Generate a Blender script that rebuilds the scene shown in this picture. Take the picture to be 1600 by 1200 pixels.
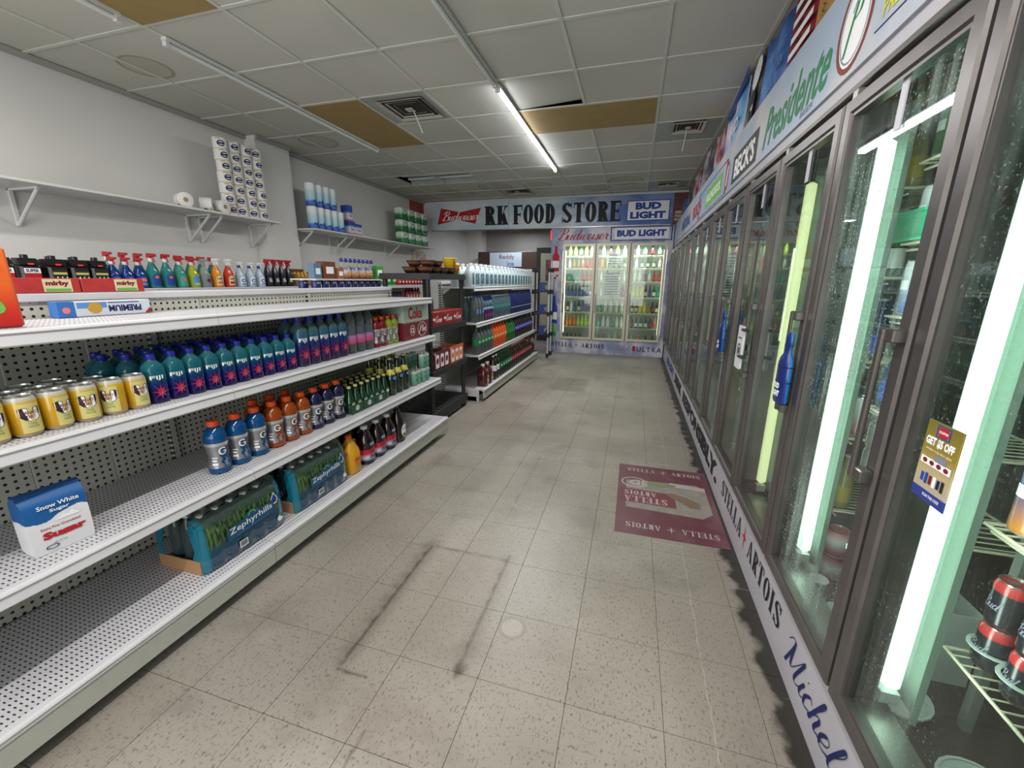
import bpy, bmesh, math, random
from mathutils import Vector, Matrix
random.seed(7)
PI = math.pi
S = bpy.context.scene
C = S.collection
for o in list(bpy.data.objects): bpy.data.objects.remove(o)

# ---------------------------------------------------------------- camera, world, exposure
cam = bpy.data.cameras.new('camera'); co = bpy.data.objects.new('camera', cam); C.objects.link(co)
cam.sensor_width = 36.0; cam.lens = 36.0*638/1600; cam.clip_start = 0.02
def cam_matrix(f, vx, vy, vz):
    Y = Vector((vx-800, vy-600, f)).normalized()
    t = -((vz-800)*Y.x + f*Y.z)/Y.y
    D = Vector((vz-800, t, f)).normalized()
    X = D.cross(Y)
    # rows = world axes expressed in (right, down, forward)
    right = Vector((X.x, Y.x, -D.x)); down = Vector((X.y, Y.y, -D.y)); fwd = Vector((X.z, Y.z, -D.z))
    m = Matrix.Identity(4)
    for i in range(3):
        m[i][0] = right[i]; m[i][1] = -down[i]; m[i][2] = -fwd[i]
    m[0][3] = 0; m[1][3] = 0; m[2][3] = 1.34
    return m
co.matrix_world = cam_matrix(638, 991.5, 440.5, 781)
S.camera = co
S.view_settings.view_transform = 'Standard'; S.view_settings.look = 'None'
S.view_settings.gamma = 1.0; S.view_settings.use_curve_mapping = False
S.view_settings.exposure = 0.0
S.cycles.max_bounces = 8; S.cycles.transparent_max_bounces = 24; S.cycles.transmission_bounces = 8
S.cycles.caustics_reflective = False; S.cycles.caustics_refractive = False
S.cycles.sample_clamp_indirect = 4.0
w = bpy.data.worlds.new('world'); S.world = w; w.use_nodes = True
w.node_tree.nodes['Background'].inputs[0].default_value = (0.75, 0.85, 1, 1)
w.node_tree.nodes['Background'].inputs[1].default_value = 0.8

def area(name, loc, rot, sx, sy, power, col=(1, 1, 1)):
    l = bpy.data.lights.new(name, 'AREA'); l.shape = 'RECTANGLE'; l.size = sx; l.size_y = sy; l.energy = power; l.color = col
    o = bpy.data.objects.new(name, l); C.objects.link(o); o.location = loc; o.rotation_euler = rot
    return o
def lamp_setup():
    # daylight through the shop window behind the camera
    area('window_daylight', (-1.7, -1.95, 1.5), (PI/2, 0, 0), 4.2, 2.2, 130, (1.0, 0.99, 0.97))
    # the burning tube over the aisle
    area('tube_light', (-1.137, 4.7, 2.74), (0, 0, 0), 0.06, 2.4, 62, (1.0, 0.99, 0.98))
    # ceiling tubes over the front of the shop, beyond the top of the picture
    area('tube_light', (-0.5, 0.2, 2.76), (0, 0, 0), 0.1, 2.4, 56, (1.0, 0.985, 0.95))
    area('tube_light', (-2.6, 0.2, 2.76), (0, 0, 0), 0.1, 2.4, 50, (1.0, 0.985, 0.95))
    # back room
    area('tube_light', (-2.6, 9.3, 2.5), (0, 0, 0), 0.3, 1.2, 24, (0.9, 0.96, 1.0))
lamp_setup()

# ---------------------------------------------------------------- materials
def lin(c):
    return tuple((x/12.92 if x <= .04045 else ((x+.055)/1.055)**2.4) for x in [v/255 for v in c]) + (1,)
MATS = {}
def newmat(name):
    m = bpy.data.materials.new(name); m.use_nodes = True; nt = m.node_tree
    return m, nt, nt.nodes['Principled BSDF']
def mat(name, rgb, rough=.5, metal=0, noise=0, nscale=20, bump=0, emit=0, alpha=1, spec=None, coat=0):
    if name in MATS: return MATS[name]
    m, nt, b = newmat(name)
    c = lin(rgb); b.inputs['Base Color'].default_value = c; b.inputs['Roughness'].default_value = rough
    b.inputs['Metallic'].default_value = metal
    if spec is not None: b.inputs['Specular IOR Level'].default_value = spec
    if coat: b.inputs['Coat Weight'].default_value = coat
    if alpha < 1: b.inputs['Alpha'].default_value = alpha
    if emit:
        b.inputs['Emission Color'].default_value = c; b.inputs['Emission Strength'].default_value = emit
    if noise or bump:
        tc = nt.nodes.new('ShaderNodeTexCoord'); n = nt.nodes.new('ShaderNodeTexNoise'); n.inputs['Scale'].default_value = nscale; n.inputs['Detail'].default_value = 5
        nt.links.new(tc.outputs['Object'], n.inputs['Vector'])
        if noise:
            mx = nt.nodes.new('ShaderNodeMix'); mx.data_type = 'RGBA'; mx.blend_type = 'MULTIPLY'; mx.inputs[0].default_value = 1
            r = nt.nodes.new('ShaderNodeMapRange'); r.inputs[3].default_value = 1-noise; r.inputs[4].default_value = 1+noise; r.inputs[1].default_value = .3; r.inputs[2].default_value = .7
            nt.links.new(n.outputs[0], r.inputs[0]); nt.links.new(r.outputs[0], mx.inputs[7]); mx.inputs[6].default_value = c
            nt.links.new(mx.outputs[2], b.inputs['Base Color'])
        if bump:
            bp = nt.nodes.new('ShaderNodeBump'); bp.inputs['Strength'].default_value = bump; bp.inputs['Distance'].default_value = .003
            nt.links.new(n.outputs[0], bp.inputs['Height']); nt.links.new(bp.outputs[0], b.inputs['Normal'])
    MATS[name] = m
    return m
class N:
    """small node maths helper"""
    def __init__(s, nt): s.nt = nt
    def m(s, op, a, b=None, c=None, clamp=False):
        n = s.nt.nodes.new('ShaderNodeMath'); n.operation = op; n.use_clamp = clamp
        for i, v in enumerate((a, b, c)):
            if v is None: continue
            if isinstance(v, (int, float)): n.inputs[i].default_value = v
            else: s.nt.links.new(v, n.inputs[i])
        return n.outputs[0]
    def mix(s, f, a, b):
        n = s.nt.nodes.new('ShaderNodeMix'); n.data_type = 'RGBA'
        for i, v in ((0, f), (6, a), (7, b)):
            if isinstance(v, (int, float)): n.inputs[i].default_value = v
            elif isinstance(v, tuple): n.inputs[i].default_value = v
            else: s.nt.links.new(v, n.inputs[i])
        return n.outputs[2]
    def pos(s, kind='obj'):
        if kind == 'world': src = s.nt.nodes.new('ShaderNodeNewGeometry').outputs['Position']
        else: src = s.nt.nodes.new('ShaderNodeTexCoord').outputs['Object']
        x = s.nt.nodes.new('ShaderNodeSeparateXYZ'); s.nt.links.new(src, x.inputs[0])
        return src, x.outputs[0], x.outputs[1], x.outputs[2]
    def noise(s, src, scale, detail=4, stretch=None):
        if stretch:
            mp = s.nt.nodes.new('ShaderNodeMapping'); mp.inputs['Scale'].default_value = stretch; s.nt.links.new(src, mp.inputs[0]); src = mp.outputs[0]
        n = s.nt.nodes.new('ShaderNodeTexNoise'); n.inputs['Scale'].default_value = scale; n.inputs['Detail'].default_value = detail
        s.nt.links.new(src, n.inputs['Vector']); return n.outputs[0]
    def step(s, v, lo, hi):
        n = s.nt.nodes.new('ShaderNodeMapRange'); n.interpolation_type = 'SMOOTHSTEP'
        n.inputs[1].default_value = lo; n.inputs[2].default_value = hi; s.nt.links.new(v, n.inputs[0]); return n.outputs[0]
    def box(s, x, y, x0, x1, y0, y1, soft=.02):
        dx = s.m('ABSOLUTE', s.m('SUBTRACT', x, (x0+x1)/2)); dy = s.m('ABSOLUTE', s.m('SUBTRACT', y, (y0+y1)/2))
        a = s.step(s.m('SUBTRACT', (x1-x0)/2, dx), 0, soft); b = s.step(s.m('SUBTRACT', (y1-y0)/2, dy), 0, soft)
        return s.m('MULTIPLY', a, b)
def holes(name, rgb, dark, axes, pu, pv, ru, rv, rough=.45, zlo=None):
    """painted metal or board with regular punched holes: axes picks object axes"""
    if name in MATS: return MATS[name]
    m, nt, b = newmat(name); n = N(nt); src, *ax = n.pos('obj')
    u, v = ax[axes[0]], ax[axes[1]]
    fu = n.m('ABSOLUTE', n.m('SUBTRACT', n.m('FRACT', n.m('DIVIDE', u, pu)), .5)); fv = n.m('ABSOLUTE', n.m('SUBTRACT', n.m('FRACT', n.m('DIVIDE', v, pv)), .5))
    du = n.m('DIVIDE', n.m('MULTIPLY', fu, pu), ru); dv = n.m('DIVIDE', n.m('MULTIPLY', fv, pv), rv)
    d = n.m('POWER', n.m('ADD', n.m('MULTIPLY', du, du), n.m('MULTIPLY', dv, dv)), .5)
    k = n.m('LESS_THAN', d, 1.0)
    ns = n.noise(src, 6, 3); base = n.mix(n.step(ns, .3, .7), lin(tuple(int(x*.95) for x in rgb)), lin(rgb))
    nt.links.new(n.mix(k, base, lin(dark)), b.inputs['Base Color']); b.inputs['Roughness'].default_value = rough
    MATS[name] = m; return m
def matz(name, stops, rough=.2, alpha=1, axis=2, coat=0):
    """colour bands along an object axis (printed sleeve, fill line or painted lit side)"""
    if name in MATS: return MATS[name]
    m, nt, b = newmat(name); n = N(nt); src, *ax = n.pos('obj')
    r = nt.nodes.new('ShaderNodeValToRGB'); lo, hi = stops[0][0], stops[-1][0]
    mr = nt.nodes.new('ShaderNodeMapRange'); mr.inputs[1].default_value = lo; mr.inputs[2].default_value = hi
    nt.links.new(ax[axis], mr.inputs[0]); nt.links.new(mr.outputs[0], r.inputs[0])
    els = r.color_ramp.elements
    for i, (z, c) in enumerate(stops):
        e = els[i] if i < 2 else els.new(0); 
    for i, (z, c) in enumerate(stops):
        els[i].position = (z-lo)/(hi-lo) if hi > lo else 0
    for i, (z, c) in enumerate(stops): els[i].color = lin(c)
    nt.links.new(r.outputs[0], b.inputs['Base Color']); b.inputs['Roughness'].default_value = rough
    if alpha < 1: b.inputs['Alpha'].default_value = alpha
    if coat: b.inputs['Coat Weight'].default_value = coat
    MATS[name] = m; return m
def clearmat(name, rgb, clear=.5, rough=.08, zstops=None):
    """thin clear plastic or glass: part see-through, part tinted and glossy"""
    if name in MATS: return MATS[name]
    m = matz(name, zstops, rough) if zstops else mat(name, rgb, rough)
    nt = m.node_tree; b = nt.nodes['Principled BSDF']; out = nt.nodes['Material Output']
    t = nt.nodes.new('ShaderNodeBsdfTransparent'); t.inputs[0].default_value = lin(tuple(min(255, int(c*.5+128)) for c in rgb))
    lw = nt.nodes.new('ShaderNodeLayerWeight'); lw.inputs[0].default_value = .35
    mr = nt.nodes.new('ShaderNodeMapRange'); mr.inputs[3].default_value = clear; mr.inputs[4].default_value = clear*.15
    nt.links.new(lw.outputs['Facing'], mr.inputs[0])
    mx = nt.nodes.new('ShaderNodeMixShader'); nt.links.new(mr.outputs[0], mx.inputs[0])
    nt.links.new(b.outputs[0], mx.inputs[1]); nt.links.new(t.outputs[0], mx.inputs[2]); nt.links.new(mx.outputs[0], out.inputs[0])
    return m
def glassmat(name, fog=0.0, tint=(225, 235, 230)):
    if name in MATS: return MATS[name]
    m = bpy.data.materials.new(name); m.use_nodes = True; nt = m.node_tree; nt.nodes.clear(); n = N(nt)
    out = nt.nodes.new('ShaderNodeOutputMaterial')
    t = nt.nodes.new('ShaderNodeBsdfTransparent'); t.inputs[0].default_value = lin(tint)
    g = nt.nodes.new('ShaderNodeBsdfGlossy'); g.inputs['Roughness'].default_value = .015
    fr = nt.nodes.new('ShaderNodeFresnel'); geo = nt.nodes.new('ShaderNodeNewGeometry')
    nt.links.new(n.m('SUBTRACT', 1.5, n.m('MULTIPLY', geo.outputs['Backfacing'], .8333)), fr.inputs[0])  # thin pane: same reflectance from both sides
    mx = nt.nodes.new('ShaderNodeMixShader'); nt.links.new(fr.outputs[0], mx.inputs[0]); nt.links.new(t.outputs[0], mx.inputs[1]); nt.links.new(g.outputs[0], mx.inputs[2])
    last = mx.outputs[0]
    if fog:
        src, x, y, z = n.pos('obj')
        d = nt.nodes.new('ShaderNodeBsdfDiffuse'); d.inputs[0].default_value = lin((200, 210, 205))
        tr = nt.nodes.new('ShaderNodeBsdfTranslucent'); tr.inputs[0].default_value = lin((215, 230, 222))
        m1 = nt.nodes.new('ShaderNodeMixShader'); m1.inputs[0].default_value = .6; nt.links.new(d.outputs[0], m1.inputs[1]); nt.links.new(tr.outputs[0], m1.inputs[2])
        streak = n.step(n.noise(src, 1, 5, (30, 30, 2.2)), .45, .75); drops = n.step(n.noise(src, 130, 2), .62, .70)
        blot = n.step(n.noise(src, 4, 3), .4, .65)
        f = n.m('MULTIPLY', n.m('ADD', n.m('MULTIPLY', streak, .5), n.m('MULTIPLY', drops, .8)), n.m('ADD', n.m('MULTIPLY', blot, .9), .1), clamp=True)
        f = n.m('MULTIPLY', f, fog)
        m2 = nt.nodes.new('ShaderNodeMixShader'); nt.links.new(f, m2.inputs[0]); nt.links.new(last, m2.inputs[1]); nt.links.new(m1.outputs[0], m2.inputs[2]); last = m2.outputs[0]
    nt.links.new(last, out.inputs[0]); MATS[name] = m; return m

white_paint = mat('white_paint', (205, 205, 203), .4, noise=.03)
alu = mat('aluminium', (150, 148, 146), .32, .85, noise=.12, nscale=9)
alu_dark = mat('dark_aluminium', (100, 95, 93), .36, .7, noise=.15, nscale=9)
black_plastic = mat('black_plastic', (34, 34, 36), .55, noise=.1)
rubber = mat('black_rubber', (18, 18, 18), .7)

# ---------------------------------------------------------------- mesh building
class MB:
    def __init__(s): s.v = []; s.f = []; s.m = []; s.cur = 0
    def add(s, vs, fs):
        k = len(s.v); s.v += [tuple(v) for v in vs]; s.f += [tuple(k+i for i in f) for f in fs]; s.m += [s.cur]*len(fs); return s
    def mt(s, i): s.cur = i; return s
    def box(s, x0, x1, y0, y1, z0, z1):
        return s.add([(x0, y0, z0), (x1, y0, z0), (x1, y1, z0), (x0, y1, z0), (x0, y0, z1), (x1, y0, z1), (x1, y1, z1), (x0, y1, z1)],
                     [(0, 3, 2, 1), (4, 5, 6, 7), (0, 1, 5, 4), (1, 2, 6, 5), (2, 3, 7, 6), (3, 0, 4, 7)])
    def bbox(s, x0, x1, y0, y1, z0, z1, b=.004):
        """box with chamfered vertical and top edges"""
        def ring(z, i): return [(x0+i+b, y0+i, z), (x1-i-b, y0+i, z), (x1-i, y0+i+b, z), (x1-i, y1-i-b, z), (x1-i-b, y1-i, z), (x0+i+b, y1-i, z), (x0+i, y1-i-b, z), (x0+i, y0+i+b, z)]
        vs = ring(z0, b) + ring(z0+b, 0) + ring(z1-b, 0) + ring(z1, b)
        fs = [tuple(range(7, -1, -1)), tuple(range(24, 32))]
        for r in range(3):
            for i in range(8): j = (i+1) % 8; fs.append((r*8+i, r*8+j, r*8+8+j, r*8+8+i))
        return s.add(vs, fs)
    def lathe(s, prof, n=12, c=(0, 0), cap=True, sq=0):
        """prof [(r,z)] bottom to top; sq>0 squares the section"""
        vs = []; fs = []
        for r, z in prof:
            for i in range(n):
                a = 2*PI*i/n + (PI/n if sq else 0); k = 1
                if sq: k = 1/max(abs(math.cos(a)), abs(math.sin(a))); k = 1+(min(k, 1.28)-1)*sq
                vs.append((c[0]+r*k*math.cos(a), c[1]+r*k*math.sin(a), z))
        for q in range(len(prof)-1):
            for i in range(n): j = (i+1) % n; fs.append((q*n+i, q*n+j, q*n+n+j, q*n+n+i))
        if cap: fs.append(tuple(range(n-1, -1, -1))); fs.append(tuple(range((len(prof)-1)*n, len(prof)*n)))
        return s.add(vs, fs)
    def tube(s, pts, r, n=6):
        pts = [Vector(p) for p in pts]; vs = []; fs = []; m = len(pts)
        for i, p in enumerate(pts):
            d = (pts[min(i+1, m-1)]-pts[max(i-1, 0)]).normalized(); up = Vector((0, 0, 1)) if abs(d.z) < .9 else Vector((1, 0, 0))
            a = d.cross(up).normalized(); b = a.cross(d)
            for k in range(n): t = 2*PI*k/n; vs.append(p + a*r*math.cos(t) + b*r*math.sin(t))
        for i in range(m-1):
            for k in range(n): j = (k+1) % n; fs.append((i*n+k, i*n+j, i*n+n+j, i*n+n+k))
        fs.append(tuple(range(n-1, -1, -1))); fs.append(tuple(range((m-1)*n, m*n)))
        return s.add(vs, fs)
    def prism(s, poly, a0, a1, axis=1):
        """poly of (p,q) extruded along axis; axis 1: (x,z) along y; 0: (y,z) along x; 2: (x,y) along z"""
        def P(p, q, t): return {1: (p, t, q), 0: (t, p, q), 2: (p, q, t)}[axis]
        n = len(poly); vs = [P(p, q, a0) for p, q in poly] + [P(p, q, a1) for p, q in poly]
        fs = [tuple(range(n)), tuple(range(2*n-1, n-1, -1))] + [(i, i+n, (i+1) % n+n, (i+1) % n) for i in range(n)]
        return s.add(vs, fs)
    def mesh(s, name, mats, smooth=False, recalc=True):
        me = bpy.data.meshes.new(name); me.from_pydata(s.v, [], s.f)
        for m in (mats if isinstance(mats, (list, tuple)) else [mats]): me.materials.append(m)
        me.polygons.foreach_set('material_index', s.m)
        if recalc:
            bm = bmesh.new(); bm.from_mesh(me); bmesh.ops.recalc_face_normals(bm, faces=bm.faces); bm.to_mesh(me); bm.free()
        if smooth:
            me.polygons.foreach_set('use_smooth', [True]*len(me.polygons)); 
            try: me.set_sharp_from_angle(angle=math.radians(42))
            except Exception: pass
        me.update(); return me
def tag(o, label=None, cat=None, group=None, kind=None):
    for k, v in (('label', label), ('category', cat), ('group', group), ('kind', kind)):
        if v: o[k] = v
    return o
def ob(name, me, parent=None, loc=None, rz=0, label=None, cat=None, group=None, kind=None):
    o = bpy.data.objects.new(name, me); C.objects.link(o)
    if parent: o.parent = parent
    if loc: o.location = loc
    if rz: o.rotation_euler = (0, 0, rz)
    return tag(o, label, cat, group, kind)
def thing(name, label, cat, loc=(0, 0, 0), rz=0, group=None):
    return ob(name, None, None, (loc[0], loc[1], loc[2]+(0 if cat in ('shelving', 'rack', 'cooler', 'display stand', 'shelf') else .0012)), rz, label, cat, group)
class Proto:
    """a thing and its parts; put() makes one more individual sharing the meshes"""
    def __init__(s, name, cat, root=None): s.name = name; s.cat = cat; s.root = root; s.parts = []
    def part(s, name, me, parent=None, label=None): s.parts.append((name, me, parent, label)); return len(s.parts)-1
    def put(s, loc, label, group=None, rz=0, scale=None, rot=None):
        r = ob(s.name, s.root, None, (loc[0], loc[1], loc[2]+.0012), rz, label, s.cat, group); made = []
        if rot: r.rotation_euler = rot
        if scale: r.scale = scale if isinstance(scale, tuple) else (scale,)*3
        for n, me, p, l in s.parts: made.append(ob(n, me, r if p is None else made[p], label=l))
        return r
ORD = 'first second third fourth fifth sixth seventh eighth ninth tenth eleventh twelfth thirteenth fourteenth fifteenth sixteenth seventeenth eighteenth nineteenth twentieth'.split()
def nth(i): return ORD[i] if i < 20 else 'twenty-' + ORD[i-20]

# ---------------------------------------------------------------- lettering as flat outlines: (verts2d, faces)
_tc = {}
def text2d(body, bold=.0, shear=0, space=1.0):
    key = (body, bold, shear, space)
    if key not in _tc:
        cu = bpy.data.curves.new('t', 'FONT'); cu.body = body; cu.resolution_u = 2; cu.offset = bold; cu.shear = shear; cu.space_character = space
        o = bpy.data.objects.new('t', cu); C.objects.link(o); bpy.context.view_layer.update()
        me = bpy.data.meshes.new_from_object(o.evaluated_get(bpy.context.evaluated_depsgraph_get()))
        vf = ([(v.co.x, v.co.y) for v in me.vertices], [tuple(p.vertices) for p in me.polygons])
        bpy.data.objects.remove(o); bpy.data.curves.remove(cu); bpy.data.meshes.remove(me); _tc[key] = vf
    return _tc[key]
def fit(vf, w, h, keep=False):
    v, f = vf; x0 = min(p[0] for p in v); x1 = max(p[0] for p in v); y0 = min(p[1] for p in v); y1 = max(p[1] for p in v)
    sx = w/(x1-x0); sy = h/(y1-y0)
    if keep: sx = sy = min(sx, sy)
    cx, cy = (x0+x1)/2, (y0+y1)/2
    return [((p[0]-cx)*sx, (p[1]-cy)*sy) for p in v], f
def merge(*vfs):
    V = []; F = []
    for v, f in vfs: k = len(V); V += v; F += [tuple(k+i for i in x) for x in f]
    return V, F
def moved(vf, dx, dy, rot=0, mx=1):
    c, s_ = math.cos(rot), math.sin(rot)
    return [(dx+mx*(x*c-y*s_), dy+x*s_+y*c) for x, y in vf[0]], vf[1]
def rect2(x0, x1, y0, y1): return [(x0, y0), (x1, y0), (x1, y1), (x0, y1)], [(0, 1, 2, 3)]
def poly2(pts): return list(pts), [tuple(range(len(pts)))]
def disc2(cx, cy, rx, ry, n=20): return [(cx+rx*math.cos(2*PI*i/n), cy+ry*math.sin(2*PI*i/n)) for i in range(n)], [tuple(range(n))]
def ring2(cx, cy, rx, ry, tx, ty, a0=0, a1=2*PI, n=20):
    V = []; F = []
    for i in range(n+1):
        a = a0+(a1-a0)*i/n; V += [(cx+rx*math.cos(a), cy+ry*math.sin(a)), (cx+(rx-tx)*math.cos(a), cy+(ry-ty)*math.sin(a))]
    for i in range(n): F.append((2*i, 2*i+2, 2*i+3, 2*i+1))
    return V, F
def star2(cx, cy, r, r2, n=8, long=1.5):
    pts = []
    for i in range(2*n):
        a = PI*i/n + PI/2; q = (r*(long if i % (n//2*2) == 0 else 1) if i % 2 == 0 else r2); pts.append((cx+q*math.cos(a), cy+q*math.sin(a)))
    V = [(cx, cy)]+pts; return V, [(0, i+1, (i+1) % (2*n)+1) for i in range(2*n)]
def slab(word, st=.26, th=.09, sr=.06, w=.72, gap=.12):
    """slab-serif capitals drawn from stems, bars and bowls; unit height"""
    parts = []; x = 0
    def ser(x0, x1, y): parts.append(rect2(x0, x1, y, y+sr) if y < .5 else rect2(x0, x1, y-sr, y))
    for ch in word:
        W = w
        if ch == ' ': x += .45; continue
        def stem(a, b=0, c=1): parts.append(rect2(a, a+st, b, c))
        e = .07
        if ch in 'RDFEKLIT':
            sx = x+e if ch != 'T' else x+W/2-st/2
            if ch == 'I': W = st+2*e
            stem(sx); ser(sx-e, sx+st+e, 0)
            if ch != 'T': ser(sx-e, sx+st+e, 1)
        if ch in 'FE':
            parts.append(rect2(x+e, x+W, 1-th, 1)); parts.append(rect2(x+W-.06, x+W, 1-.28, 1)); parts.append(rect2(x+e+st, x+W-.15, .5-th/2, .5+th/2)); parts.append(rect2(x+W-.19, x+W-.13, .38, .62))
        if ch in 'EL': parts.append(rect2(x+e, x+W, 0, th)); parts.append(rect2(x+W-.06, x+W, 0, .3))
        if ch == 'T':
            parts.append(rect2(x, x+W, 1-th, 1)); parts.append(rect2(x, x+.06, .72, 1)); parts.append(rect2(x+W-.06, x+W, .72, 1))
        if ch == 'D': parts.append(ring2(x+W*.45, .5, W*.55, .5, st, th, -PI/2, PI/2, 14)); parts.append(rect2(x+e, x+W*.45, 0, th)); parts.append(rect2(x+e, x+W*.45, 1-th, 1))
        if ch == 'O': parts.append(ring2(x+W/2, .5, W*.52, .5, st, th, 0, 2*PI, 24))
        if ch == 'R':
            parts.append(ring2(x+W*.45, .74, W*.48, .26, st*.95, th, -PI/2, PI/2, 12)); parts.append(rect2(x+e, x+W*.45, 1-th, 1)); parts.append(rect2(x+e, x+W*.45, .48, .48+th))
            parts.append(poly2([(x+W*.35, .5), (x+W*.35+st, .5), (x+W, 0), (x+W-st, 0)])); ser(x+W-st-.05, x+W+.05, 0)
        if ch == 'K':
            parts.append(poly2([(x+e+st, .36), (x+W-.16, 1), (x+W-.03, 1), (x+e+st, .52)])); parts.append(poly2([(x+W*.42, .5), (x+W*.42+st*.7, .66), (x+W+.03, 0), (x+W-st, 0)])); ser(x+W-st-.05, x+W+.05, 0); ser(x+W-.24, x+W+.03, 1)
        if ch == 'S':
            parts.append(ring2(x+W/2, .74, W*.48, .26, st*.85, th, PI*.12, PI*1.2, 12)); parts.append(ring2(x+W/2, .26, W*.48, .26, st*.85, th, -PI*.88, PI*.2, 12))
            parts.append(poly2([(x+.02, .66), (x+W*.3, .78), (x+W-.02, .34), (x+W*.7, .22)])); parts.append(rect2(x+W-.1, x+W-.04, .7, 1)); parts.append(rect2(x+.04, x+.1, 0, .3))
        if ch == 'A':
            W = w*1.1; parts.append(poly2([(x+W*.42, 1), (x+W*.58, 1), (x+W, 0), (x+W-st, 0)])); parts.append(poly2([(x+W*.42, 1), (x+W*.52, 1), (x+.13, 0), (x+.05, 0)]))
            parts.append(rect2(x+W*.2, x+W*.75, .28, .28+th)); ser(x-.02, x+.2, 0); ser(x+W-st-.05, x+W+.04, 0)
        x += W+gap
    return merge(*parts)
GL = {'u': (.95, [[(0, .15), (.2, .95), (.12, .25), (.3, .02), (.55, .3), (.7, .95), (.62, .25), (.78, .02), (.95, .15)]]),
 'd': (1.0, [[(.6, .85), (.3, .98), (.05, .5), (.2, .05), (.5, .3), (.85, 1.9), (.68, .25), (.8, .02), (1, .15)]]),
 'w': (1.15, [[(0, .15), (.15, .95), (.12, .2), (.3, .02), (.5, .3), (.55, .9), (.5, .25), (.68, .02), (.95, .4), (.95, .95), (1.15, .85)]]),
 'e': (.65, [[(0, .1), (.45, .5), (.5, .85), (.3, .98), (.08, .5), (.2, .05), (.5, .1), (.65, .3)]]),
 'i': (.45, [[(0, .15), (.2, .95), (.12, .25), (.28, .02), (.45, .15)], [(.26, 1.35), (.32, 1.45)]]),
 's': (.6, [[(0, .1), (.3, .98), (.45, .35), (.25, 0), (.05, .12)], [(.3, .05), (.6, .15)]]),
 'r': (.7, [[(0, .1), (.2, 1.05), (.3, .85), (.5, .9), (.42, .3), (.55, .02), (.7, .15)]]),
 'c': (.55, [[(.5, .8), (.3, .98), (.05, .5), (.2, .03), (.55, .25)]]),
 'C': (.95, [[(.85, 1.5), (.55, 1.95), (.05, 1.0), (.3, .02), (.9, .35)]]),
 'h': (.8, [[(0, .1), (.4, 1.7), (.3, 1.9), (.1, .02)], [(.12, .4), (.4, .95), (.55, .8), (.5, .2), (.62, .02), (.8, .2)]]),
 'l': (.5, [[(0, .15), (.4, 1.6), (.28, 1.9), (.12, .4), (.3, .02), (.5, .2)]]),
 'o': (.7, [[(.3, .98), (.05, .5), (.3, .02), (.55, .5), (.3, .98), (.7, .85)]]),
 'b': (.75, [[(0, .15), (.4, 1.6), (.28, 1.9), (.12, .3), (.35, .02), (.6, .5), (.4, .95), (.75, .85)]]),
 'B': (1.1, [[(.38, 1.9), (.25, .9), (.05, 0)], [(-.25, 1.4), (.2, 1.95), (.8, 1.95), (.9, 1.4), (.4, 1.05), (1.0, .9), (.95, .1), (.3, -.05), (-.3, .3)]]),
 'M': (1.4, [[(-.3, 1.5), (-.1, 1.9), (.2, 1.7), (.1, 0)], [(.2, 1.7), (.55, .3), (1.1, 1.9), (1.0, .3), (1.2, .02), (1.4, .2)]]),
 'L': (1.0, [[(.1, 1.6), (.5, 1.95), (.5, 1.5), (.2, .1), (-.05, .15), (.2, .2), (.6, 0), (1, .2)]]),
 'P': (.95, [[(.35, 1.6), (.15, .6), (0, -.5)], [(-.1, 1.3), (.3, 1.9), (.9, 1.8), (.9, 1.1), (.3, .9)]]),
 'n': (.75, [[(0, .1), (.15, .95), (.08, 0)], [(.1, .4), (.4, .98), (.5, .8), (.45, .2), (.58, .02), (.75, .2)]]),
 't': (.5, [[(0, .15), (.3, 1.5), (.15, .3), (.3, .02), (.5, .2)], [(0, 1.0), (.5, 1.0)]]),
 'a': (.8, [[(.5, .85), (.28, .98), (.05, .5), (.2, .05), (.45, .3), (.55, .95), (.5, .25), (.62, .02), (.8, .15)]]),
 'g': (.7, [[(.5, .85), (.28, .98), (.05, .5), (.2, .05), (.45, .3), (.55, .95), (.45, -.5), (.2, -.8), (0, -.5), (.7, .15)]])}
def script(word, nib=.16, thin=.035, shear=.3, sub=5):
    V = []; F = []; x = 0
    for ch in word:
        adv, strokes = GL[ch]
        for st in strokes:
            P = [st[0]]+st+[st[-1]]; pts = []
            for i in range(1, len(P)-2):
                p0, p1, p2, p3 = P[i-1:i+3]
                for k in range(sub):
                    t = k/sub; q = []
                    for d in (0, 1): q.append(.5*((2*p1[d])+(-p0[d]+p2[d])*t+(2*p0[d]-5*p1[d]+4*p2[d]-p3[d])*t*t+(-p0[d]+3*p1[d]-3*p2[d]+p3[d])*t**3))
                    pts.append(q)
            pts.append(list(st[-1])); b = len(V)
            for i, p in enumerate(pts):
                a = pts[max(i-1, 0)]; c = pts[min(i+1, len(pts)-1)]; dx, dy = c[0]-a[0], c[1]-a[1]; L = math.hypot(dx, dy) or 1
                dx /= L; dy /= L; wd = max(thin, nib*max(0, -dy)**1.0 if dy < 0 else thin + nib*.15*abs(dx)); wd /= 2
                px, py = x+p[0]+shear*p[1], p[1]
                V += [(px-dy*wd, py+dx*wd), (px+dy*wd, py-dx*wd)]
            for i in range(len(pts)-1): F.append((b+2*i, b+2*i+2, b+2*i+3, b+2*i+1))
        x += adv
    return V, F
def flat(name, vf, o, u, v, m, parent=None, **kw):
    """lay 2-D outlines on a plane: o + u*x + v*y"""
    o = Vector(o); u = Vector(u); v = Vector(v)
    me = bpy.data.meshes.new(name); nrm = u.cross(v).normalized(); me.from_pydata([tuple(o+u*a+v*b+nrm*(i*1.5e-6)) for i, (a, b) in enumerate(vf[0])], [], vf[1]); me.materials.append(m); me.update()
    return ob(name, me, parent, **kw)
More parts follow.
